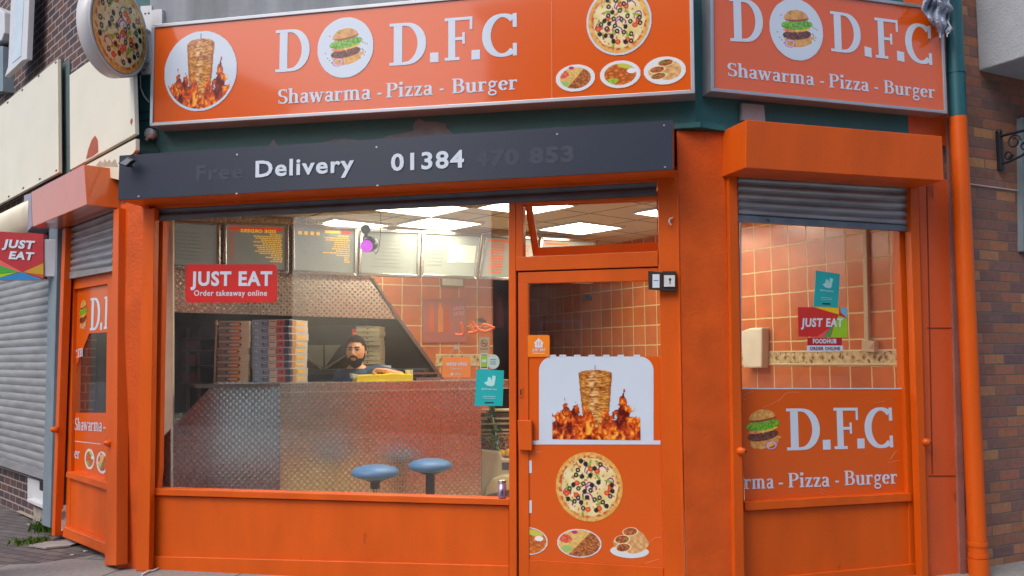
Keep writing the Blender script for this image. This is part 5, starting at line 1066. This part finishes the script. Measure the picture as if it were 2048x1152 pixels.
def person(name, label, J, yaw, pitch, hs, skin, shirt, legm, hairm, beard=True, handL=None, handR=None, group=None, sleeve=.62):
    Jv = {k: Vector(v) for k, v in J.items()}; t = thing(name, (Jv['pelvis'].x, Jv['pelvis'].y, .03), label, 'person', group)
    b = MB(); f, rot = head(b, Jv['head'], yaw, pitch, hs); H_ = Jv['head']
    capsule(b, Jv['neck']-Vector((0,0,.02)), H_+Vector((0,.02,-.07)), .058, .054)
    capsule(b, Jv['neck']-Vector((0,0,.06)), Jv['pelvis'], .11, .12); 
    for k, sd in (('L',-1),('R',1)):
        capsule(b, Jv['neck']-Vector((0,0,.07)), Jv['sh'+k], .07, .058); capsule(b, Jv['neck']-Vector((0,0,.22))+(Jv['sh'+k]-Jv['neck'])*.3, Jv['pelvis']+Vector((sd*.06,0,0)), .11, .11)
        capsule(b, Jv['sh'+k], Jv['el'+k], .052, .040); capsule(b, Jv['el'+k], Jv['wr'+k], .039, .027)
        h_ = handL if k == 'L' else handR; hand(b, Jv['wr'+k], Vector(h_[0]), Vector(h_[1]), h_[2], h_[3])
        capsule(b, Jv['hip'+k], Jv['kn'+k], .085, .058); capsule(b, Jv['kn'+k], Jv['an'+k], .055, .040); capsule(b, Jv['an'+k], Jv['an'+k]+Vector((0,-.15,-.05)), .040, .032)
    o = b.out('body', skin, t, fix=False); fuse(o, .0062, 3)
    b = MB(); capsule(b, Jv['neck']-Vector((0,0,.085)), Jv['pelvis'], .125, .135)
    for k, sd in (('L',-1),('R',1)):
        capsule(b, Jv['neck']-Vector((0,0,.085)), Jv['sh'+k], .080, .068); capsule(b, Jv['neck']-Vector((0,0,.22))+(Jv['sh'+k]-Jv['neck'])*.3, Jv['pelvis']+Vector((sd*.06,0,0)), .125, .125)
        capsule(b, Jv['sh'+k], Jv['sh'+k].lerp(Jv['el'+k], sleeve), .064, .056)
    o = b.out('t_shirt', shirt, t, fix=False); fuse(o, .010, 3)
    b = MB()
    for k in 'LR': capsule(b, Jv['hip'+k], Jv['kn'+k], .098, .072); capsule(b, Jv['kn'+k], Jv['an'+k]+Vector((0,0,.03)), .070, .062)
    capsule(b, Jv['hipL'], Jv['hipR'], .11, .11); capsule(b, Jv['pelvis'], (Jv['hipL']+Jv['hipR'])/2, .13, .12); o = b.out('trousers', legm, t, fix=False); fuse(o, .014, 3)
    b = MB()
    for k in 'LR': capsule(b, Jv['an'+k]+Vector((0,.02,-.035)), Jv['an'+k]+Vector((0,-.17,-.055)), .050, .038)
    o = b.out('shoes', black_pl, t, fix=False)
    # hair and beard: shells that follow the skull, cut along the hairline and beard line
    def shellpart(nm, test, lift, jag):
        n = 54; vs = []; ok = []; b = MB(); rg = random.Random(8)
        for j in range(n+1):
            a = math.pi*j/n
            for i in range(2*n):
                t_ = math.pi*i/n; x, y, z = math.sin(a)*math.cos(t_), math.sin(a)*math.sin(t_), math.cos(a); k = max(0, -z)
                wx = .078*(1-.30*k**1.6); wy = .096*(1-.12*k**2) if y < 0 else .100*(1-.35*k)
                P_ = Vector((x*wx, y*wy-(.008*math.exp(-(((x*wx)/.022)**2+((z*.128+.105)/.018)**2)) if y < 0 else 0), z*(.118 if z > 0 else .128)))
                L = lift(P_)+rg.uniform(0, jag); vs.append(f(*(P_+P_.normalized()*L))); ok.append(test(P_, rg.uniform(-.004, .004)))
        fs = [[j*2*n+i, (j+1)*2*n+i, (j+1)*2*n+(i+1) % (2*n), j*2*n+(i+1) % (2*n)] for j in range(n) for i in range(2*n) if ok[j*2*n+i] and ok[(j+1)*2*n+i] and ok[j*2*n+(i+1) % (2*n)]]
        b.add(vs, fs, 0, True); o = b.out(nm, hairm, t, fix=False); so2 = o.modifiers.new('s', 'SOLIDIFY'); so2.thickness = .006
    def hair_t(P_, r):
        if P_.y < -.045: return P_.z > .070+r*.8-.25*max(0, abs(P_.x)-.045)
        if P_.y < .0: return P_.z > (.0 if abs(P_.x) > .062 and P_.y > -.02 else .045)+r
        return P_.z > -.055+r
    shellpart('hair', hair_t, lambda P_: .0015+.016*max(0, P_.z/.118), .004)
    if beard:
        def beard_t(P_, r):
            if P_.y > .012: return False
            if abs(P_.x) > .060 and P_.y > -.022: return P_.z < .0
            lip = (abs(P_.x)/.024)**2+((P_.z+.063)/.009)**2 < 1
            mo = abs(P_.x) < .034 and -.062 < P_.z < -.046+r*.4
            return (P_.z < -.070+abs(P_.x)*.35+r) and not lip or (mo and not lip)
        b = MB()
        for sx in (-1, 1): capsule(b, f(.002*sx,-.104,-.047), f(.026*sx,-.094,-.053), .0075*hs, .0055*hs); capsule(b, f(.026*sx,-.094,-.053), f(.034*sx,-.082,-.078), .0055*hs, .007*hs)
        b.out('moustache', hairm, t, fix=False)
        shellpart('beard', beard_t, lambda P_: .0025+.006*(P_.z < -.09), .002)
    b = MB()
    for sx in (-1, 1): capsule(b, f(.014*sx,-.100,.028), f(.046*sx,-.085,.031), .0055*hs, .0042*hs)
    b.out('eyebrows', hairm, t, fix=False)
    for sx in (-1, 1):
        b = MB(); b.sphere(f(.031*sx,-.0785,.008), .0115*hs, 0, 8); e = b.out('eye', mat('eye_white', (190,176,160), .3), t, fix=False)
        b = MB(); capsule(b, f(.031*sx-.012,-.0885,.010), f(.031*sx+.012,-.0885,.010), .0034*hs, .0030*hs); b.sphere(f(.031*sx,-.0890,.006), .0050*hs, 0, 6); b.out('iris', dark, t, fix=False)
    return t
skin1 = mat('skin', (206,150,112), .5, var=.05, bump=.05); hair1 = mat('dark_hair', (17,14,14), .85, spec=.15, bump=.8, bs=160)
Y0 = 7.60; g_ = lambda x, y, Y: tuple(at(x, y, Y))
hd = at(712,704,Y0-.05); nk = at(714,737,Y0)
J = dict(head=hd, neck=nk, pelvis=(nk.x+.04, Y0+.32, .92), shL=at(683,753,Y0+.02), shR=at(757,745,Y0), elL=at(668,790,Y0+.1), wrL=at(672,830,Y0-.02), elR=at(800,752,7.60), wrR=at(770,742.5,7.45),
    hipL=(nk.x-.05, Y0+.34, .88), hipR=(nk.x+.13, Y0+.34, .88), knL=(nk.x-.06, Y0+.30, .48), knR=(nk.x+.14, Y0+.30, .48), anL=(nk.x-.06, Y0+.36, .11), anR=(nk.x+.14, Y0+.36, .11))
person('person', 'man with short dark hair and beard in navy t-shirt leaning on the counter', J, R(-4), R(-6), 1.02, skin1, mat('navy_cotton', (40,66,104), .8, var=.1, vs=14, bump=.2), mat('dark_trousers', (30,32,38), .8), hair1, handL=((0,-.2,-1),(0,-1,0),1,.3), handR=((-1,-.25,.02),(.0,-.55,-.85),1,1.2), sleeve=.62)
# passer-by whose hand swings into the left edge of the picture
hw = at(2, 902, 6.0)
J = dict(head=(hw.x-.28,6.02,1.62), neck=(hw.x-.28,6.03,1.43), pelvis=(hw.x-.28,6.05,.95), shL=(hw.x-.46,6.03,1.37), shR=(hw.x-.15,6.03,1.37), elL=(hw.x-.50,6.10,1.11), wrL=(hw.x-.50,6.02,.86), elR=(hw.x-.15,6.04,1.08), wrR=(hw.x-.03,5.98,hw.z),
    hipL=(hw.x-.36,6.05,.90), hipR=(hw.x-.20,6.05,.90), knL=(hw.x-.36,5.95,.50), knR=(hw.x-.27,6.15,.50), anL=(hw.x-.42,5.88,.09), anR=(hw.x-.34,6.30,.12))
person('person', 'passer-by at the far left edge with only a swinging hand in view', J, R(0), 0, 1.0, skin1, mat('grey_cotton', (90,92,98), .8), mat('blue_denim', (50,64,92), .8), hair1, beard=False, handL=((0,-.2,-1),(1,0,0),1,.35), handR=((.15,-.1,-1),(-1,0,0),1,.5))

# ------------------------------------------------ the terrace on the left
tb = thing('terrace_building', C.P(uCe-2, 0, 0), 'dark brick terrace with shuttered ground floor on the left side street', 'building')
b = MB(C); b.box(uCe-14, uCe, 2.62, 7, 0, -.25); b.out('upper_wall', brick_l, tb)
b = MB(C); b.box(uCe-14, uCe+.0, 0, 2.62, -.12, -.3); b.out('lower_wall', brick_l, tb)
b = MB(C); b.px([(-40,872),(100,1030),(100,1060),(-40,1000)], -.10, -.12) if False else None
zb1 = C.pix(88, 1042, 0)[1]
b = MB(C); b.box(uC(46,1000), uC(86,1030), 0, .13, -.09, -.12); b.out('rubble_base', mat('rubble_render', (150,142,132), .9, var=.3, vs=16, bump=.8, bs=30), tb)
b = MB(C); b.px([(55,955),(88,964),(88,1014),(55,1000)], -.07, -.12); b.px([(54,998),(88,1012),(88,1018),(54,1003)], -.03, -.12); dz = b.out('low_window', white_pl, tb)
b = MB(C); b.px([(79,962),(88,965),(88,983),(79,980)], -.066, -.07); b.out('pane', dark, tb)
b = MB(C); b.px([(124,455),(124,1062),(112,1058),(115,470)], -.02, -.13); b.out('white_wall_end', pale_post, tb)
# cream fascia panels
def panel(pts, w, lb, m_=cream):
    b = MB(C); b.px(pts, w, w-.03); return b.out('fascia_panel', m_, label=lb, cat='fascia panel', group='cream panels over the side street fronts', bevel=.003)
tA = panel([(-420,462),(-420,640),(-60,440),(117,345),(115,118),(0,213)], .08, 'large cream fascia panel at the far left edge above the bull nosed shutter box')
t = panel([(139,150),(264,62),(270,268),(140,340)], .06, 'cream fascia panel with rusty patch directly behind the round pizza sign')
t = panel([(170,331),(271,277),(271,300),(238,345),(238,360),(172,345)], .055, 'lower cream fascia panel with torn patch above the tan shutter box')
b = MB(C); b.px([(172,318),(176,300),(183,280),(190,271),(195,280),(196,304),(185,312)], .0625, .061); b.px([(260,243),(263,236),(265,240),(262,250)], .0625, .061); b.out('rust_patch', mat('rust_paint', (168,84,60), .7, var=.15), label='rusty brown torn patch on the cream panel under the pizza sign', cat='patch')
b = MB(C); b.px([(192,331),(200,321),(206,326),(209,318),(214,325),(219,319),(222,326),(230,318),(236,332),(236,334),(200,333)], .0565, .056); b.out('torn_patch', mat('torn_board', (170,158,140), .8, var=.2, vs=20), label='torn grey patch on the lower cream panel beside floodlight', cat='patch')
b = MB(C); b.px([(117,118),(121,116),(122,345),(118,347)], .03, 0); b.px([(121,130),(139,118),(140,345),(122,352)], .012, 0, 1); b.out('downpipe', [alu_dark, mat('green_grey_paint', (86,104,104), .6, var=.2, wear=(60,110,100), ws=6, wt=.6)], label='dark grey and green strip between the two cream panels', cat='strip')
b = MB(C)
for x, y in ((111,125),(77,152),(44,180),(15,205),(112,341),(79,358),(46,376),(17,393)): b.disc(C, x, y, 1.6, 1.8, .083, .08, 0, 8)
b.out('screw', dark, tA)
# bull nosed silver box and lilac plate left of the orange box
b = MB(C); q = [C.pix(x, y, .20) for x, y in ((-300,520),(47,391),(47,470),(-300,640))]; u0, u1 = q[0][0], q[1][0]; zA, zB = q[1][1], q[2][1]; n = 14; vs = []
for uu in (u0, u1):
    for i in range(n+1):
        a = -math.pi/2+math.pi*i/n; vs.append(C.P(uu, (zA+zB)/2+(zA-zB)/2*math.sin(a), .08+.13*math.cos(a)))
fs = [[i, i+1, n+2+i, n+1+i] for i in range(n)]+[list(range(n+1)), list(range(n+1, 2*n+2))]; b.add(vs, fs, 0, True)
nb = thing('roller_shutter', C.P(u1, 0, 0), 'closed silver roller shutter with rounded cream box on the far left shop', 'shutter')
b.out('shutter_box', cream, nb)
u1 = uC(93,700); z0 = C.pix(85,946,0)[1]; zt_ = C.pix(98,478,0)[1]
nn = int((zt_-z0)/.0735); vs = []; M_ = nn*12
for j in range(M_+1):
    t_ = j/M_; x = (t_*nn) % 1.0; w = -.03+(.006*math.sin(math.pi*min(1, x/.88)) if x < .88 else -.003); z = zt_+(z0-zt_)*t_; vs += [C.P(u1-14, z, w), C.P(u1, z, w)]
b = MB(C); b.add(vs, [[2*j, 2*j+1, 2*j+3, 2*j+2] for j in range(M_)], 0, True); b.out('slat_curtain', galv_l, nb, fix=False)
b = MB(C); b.box(u1-14, u1, z0-.06, z0+.01, -.01, -.05); b.out('bottom_bar', galv_l, nb)
b = MB(C); b.px([(97,560),(113,560),(100,1056),(84,1050)], .03, -.06); b.px([(98,458),(115,455),(113,562),(96,562)], .03, -.06); b.out('guide_rail', blue_grey, nb, bevel=.004)
b = MB(C); b.px([(48,391),(62,386),(64,452),(48,470)], .16, .0); b.out('box_end_plate', mat('lilac_grey', (148,148,166), .5), label='lilac grey end plate between silver and orange shutter boxes', cat='plate')
b = MB(C); b.px([(50,470),(100,456),(100,480),(40,485)], .0, -.1); b.out('dark_lintel', mat('slate_lintel', (62,70,80), .7), label='dark slate lintel piece under the shutter boxes at left', cat='lintel')
# projecting square sign
t = thing('projecting_sign', FR.at(44,560), 'red JUST EAT projecting sign with coloured triangles on the left side street', 'sign')
b = MB(FR); b.px([(-70,459),(87,468),(87,557),(60,560),(-70,560)], 0, -.06); b.out('panel', red_d, t)
b = MB(FR); w0 = .002
b.px([(-70,505),(0,520),(43,544),(-70,544)], w0, 0, 4); b.px([(-70,529),(0,531),(40,544),(-70,551)], w0+.001, w0-.001, 3); b.px([(-70,553),(0,547.5),(36,544.5),(0,555),(-70,566)], w0+.002, 0, 2); b.px([(-70,562),(0,555.5),(43,544),(86,560),(60,560),(0,560),(-70,565)], w0+.003, 0, 1); b.px([(47,544),(87,526),(87,553)], w0, 0, 0); b.px([(50,545),(87,549),(87,556.5)], w0+.001, 0, 5)
b.out('coloured_triangle', [mat('mustard_print', (190,150,30), .4), mat('blue_print', (40,130,196), .4), mat('lime_print', (150,200,30), .4), mat('leaf_print', (60,170,60), .4), mat('rose_print', (222,92,96), .4), mat('rust_print', (176,84,44), .4)], t)
b = MB(FR); ftxt(b, 'JUST', FR, 4,494, 70,498, 16, w0+.004, .001, .045, .18); ftxt(b, 'EAT', FR, 17,517, 69,520, 15, w0+.004, .001, .045, .18); b.out('lettering', white_s, t)
b = MB(FR); b.px([(88,478),(124,480),(122,553),(87,553)], -.01, -.05); b.out('mounting_plate', mat('lilac_white', (172,176,188), .45), t, bevel=.004)
# opened upstairs window, alarm box
t = thing('upper_window', C.at(40,120,.1), 'white framed upstairs window standing open at the top left corner', 'window')
b = MB(C); b.px([(26,-90),(62,-90),(53,118),(44,121),(9,154),(16,133)], .16, .11); b.out('frame', white_pl, t, bevel=.004)
b = MB(C); b.px([(36,-80),(52,-80),(41,112),(24,126)], .165, .16); b.out('pane', mat('sky_glass', (214,224,216), .08, coat=1), t)
b = MB(C); b.px([(0,18),(8,24),(8,66),(3,80),(-20,90),(-20,10)], .12, .0); b.out('alarm_box', white_pl, label='cream alarm box at top left corner of the brick wall', cat='alarm box', bevel=.01)
b = MB(C); b.px([(-60,93),(6,92),(6,182),(-60,190)], .10, .0); b.out('wall_plate', blue_grey, label='blue grey plate on brick wall at far left edge under alarm box', cat='plate')
# ------------------------------------------------ brick building on the right
rb = thing('brick_building', D.P(2, 0, 0), 'multicoloured brick building on the right with white overhanging bay', 'building')
b = MB(D); b.box(-.12, 8, 0, 7.5, 0, -.3); b.out('wall', brick_r, rb)
ubay = D.pix(1957, 142, 0)[0]; zbay = D.pix(1957, 142, 0)[1]
b = MB(D); b.box(ubay, ubay+3, zbay, zbay+3.5, 1.1, .0); b.out('bay', render_w, rb, bevel=.01)
b = MB(D); b.px([(2043,235),(2110,222),(2112,512),(2046,502)], .04, .0); b.out('pale_surround', mat('pale_blue_paint', (130,146,156), .6, var=.1), rb)
b = MB(D); b.tube([D.at(1940,368,.01), D.at(1990,375,.008), D.at(2043,382,.008)], .004, 6); b.out('cable', white_pl, label='thin white cable running along the right brick wall', cat='cable')
ub_ = D.pix(1995, 300, 0)[0]; zt2 = D.pix(1995, 266, 0)[1]; zb2 = D.pix(1998, 342, 0)[1]
t = thing('iron_bracket', D.P(ub_, zb2, 0), 'scrolled black wrought iron bracket on the right brick wall', 'bracket')
b = MB(D); b.box(ub_-.02, ub_+.02, zb2, zt2, .035, .0); b.sphere(D.P(ub_, zt2, .018), .024, 0, 8); b.out('back_plate', black_iron, t, bevel=.006)
Q = lambda w, dz: D.P(ub_, zt2+dz, w)
b = MB(); b.tube([Q(.0,-.03), Q(.75,-.03)], .011, 8); b.out('arm', black_iron, t)
b = MB(); b.tube([Q(.02,-.235), Q(.08,-.235), Q(.18,-.21), Q(.30,-.155), Q(.42,-.09), Q(.55,-.035)], .009, 8); b.out('brace', black_iron, t)
for cx_, cz_, r_, s_ in ((.13,-.095,.052,1),(.085,-.185,.035,-1),(.205,-.145,.030,1),(.28,-.07,.035,-1),(.25,-.13,.012,1)):
    b = MB(); b.tube([Q(cx_+r_*(1-k*.028)*math.cos(k*.42*s_), cz_+r_*(1-k*.028)*math.sin(k*.42*s_)) for k in range(20)], .007, 6); b.out('scroll', black_iron, t)
# ------------------------------------------------ weeds and litter
random.seed(9)
for k, (x, y, n_, s_, lb) in enumerate(((97,1063,170,.13,'bright green weed tuft growing at foot of orange shutter rail'),(66,1087,120,.07,'low weed patch spreading over paving in front of shutter rail'))):
    b = MB(); c = gnd(x, y)
    for i in range(n_):
        p = c+Vector((random.gauss(0,.07), random.gauss(0,.05), .004)); h = s_*random.uniform(.4,1); d = Vector((random.gauss(0,.5), random.gauss(0,.5), 1.2)).normalized(); q = p+d*h*.6; q2 = q+(d+Vector((random.gauss(0,.5), random.gauss(0,.5), -.2))).normalized()*h*.5; s = d.orthogonal().normalized()*.006
        b.add([p-s, p+s, q+s*.8, q2, q-s*.8], [(0,1,2,4),(4,2,3)], i % 2)
    b.out('weed', [mat('weed_green', (92,130,40), .6), mat('weed_dark', (64,98,36), .6)], label=lb, cat='weed', group='weeds by the wall', fix=False)
lit = mat('litter_white', (206,206,204), .7)
b = MB(); b.tube([gnd(284,1150,.010), gnd(296,1143,.014), gnd(308,1141,.010), gnd(318,1136,.012)], .008, 5); b.out('litter', lit, label='crumpled white plastic strip on the paving below the left pillar', cat='litter')
for k, (x, y, r_, lb) in enumerate(((171,1104,.014,'small white pebble of litter by foot of the left window front'),(144,1112,.016,'flat white fragment on paving nearest the two weed patches'),(497,1143,.020,'thin white scrap below the left half of stall riser'),(660,1149,.018,'small pale scrap below the middle of stall riser'),(58,1050,.012,'tiny white scrap near the rubble base of left wall'))):
    c = gnd(x, y); b = MB(); vs = [c+Vector((r_*1.5*math.cos(a)*random.uniform(.6,1), r_*math.sin(a)*random.uniform(.6,1), .006)) for a in [i*1.05 for i in range(6)]]; n = 6; b.add(vs+[v+Vector((0,0,.006)) for v in vs], [list(range(n))[::-1], list(range(n, 2*n))]+[[i, (i+1) % n, (i+1) % n+n, i+n] for i in range(n)]); b.out('litter', lit, label=lb, cat='litter')
b = MB(); c = gnd(103,1093); vs = [c+Vector((p[0], p[1], .006)) for p in ((-.17,-.02),(-.10,.11),(.05,.15),(.18,.08),(.17,-.04),(.02,-.13))]; b.add(vs+[v+Vector((0,0,.012)) for v in vs], [list(range(6))[::-1], list(range(6, 12))]+[[i, (i+1) % 6, (i+1) % 6+6, i+6] for i in range(6)]); b.out('loose_slab', mat('pale_slab', (150,148,146), .85, var=.15, bump=.4), label='broken pale slab fragment lying at the foot of left shutter', cat='slab')

# ------------------------------------------------ street behind the viewer, seen only in reflections
def house(x0, x1, y, h, lb, nwin):
    t = thing('street_building', ((x0+x1)/2, y, 0), lb, 'building'); b = MB(Pl((x0, y), 90)); p_ = Pl((x0, y), 90); p_.N = Vector((0,1,0))
    b = MB(p_); b.box(0, x1-x0, 0, h, 0, -6); b.out('wall', brick_o, t)
    b = MB(p_); n = 0; b.box(-.3, x1-x0+.3, h, h+.25, .3, -6.3); b.out('roof', mat('slate_roof', (58,60,66), .7), t)
    for i in range(nwin):
        for z in (1.0, 4.2):
            u = (i+.5)*(x1-x0)/nwin; b = MB(p_); b.box(u-.6, u+.6, z, z+1.5, .03, -.02); f_ = b.out('window', white_pl, t); b = MB(p_); b.box(u-.53, u+.53, z+.07, z+1.43, .036, .03); b.out('pane', dark, f_)
house(-8.3, 16.5, -11, 11.0, 'plain brick row across the road behind the viewer', 6)
house(-44, -19.8, -11, 11.5, 'brick row across the road behind the viewer to the left', 5)
house(30.5, 60, -8, 10, 'brick block across the road behind the viewer to the right', 5)
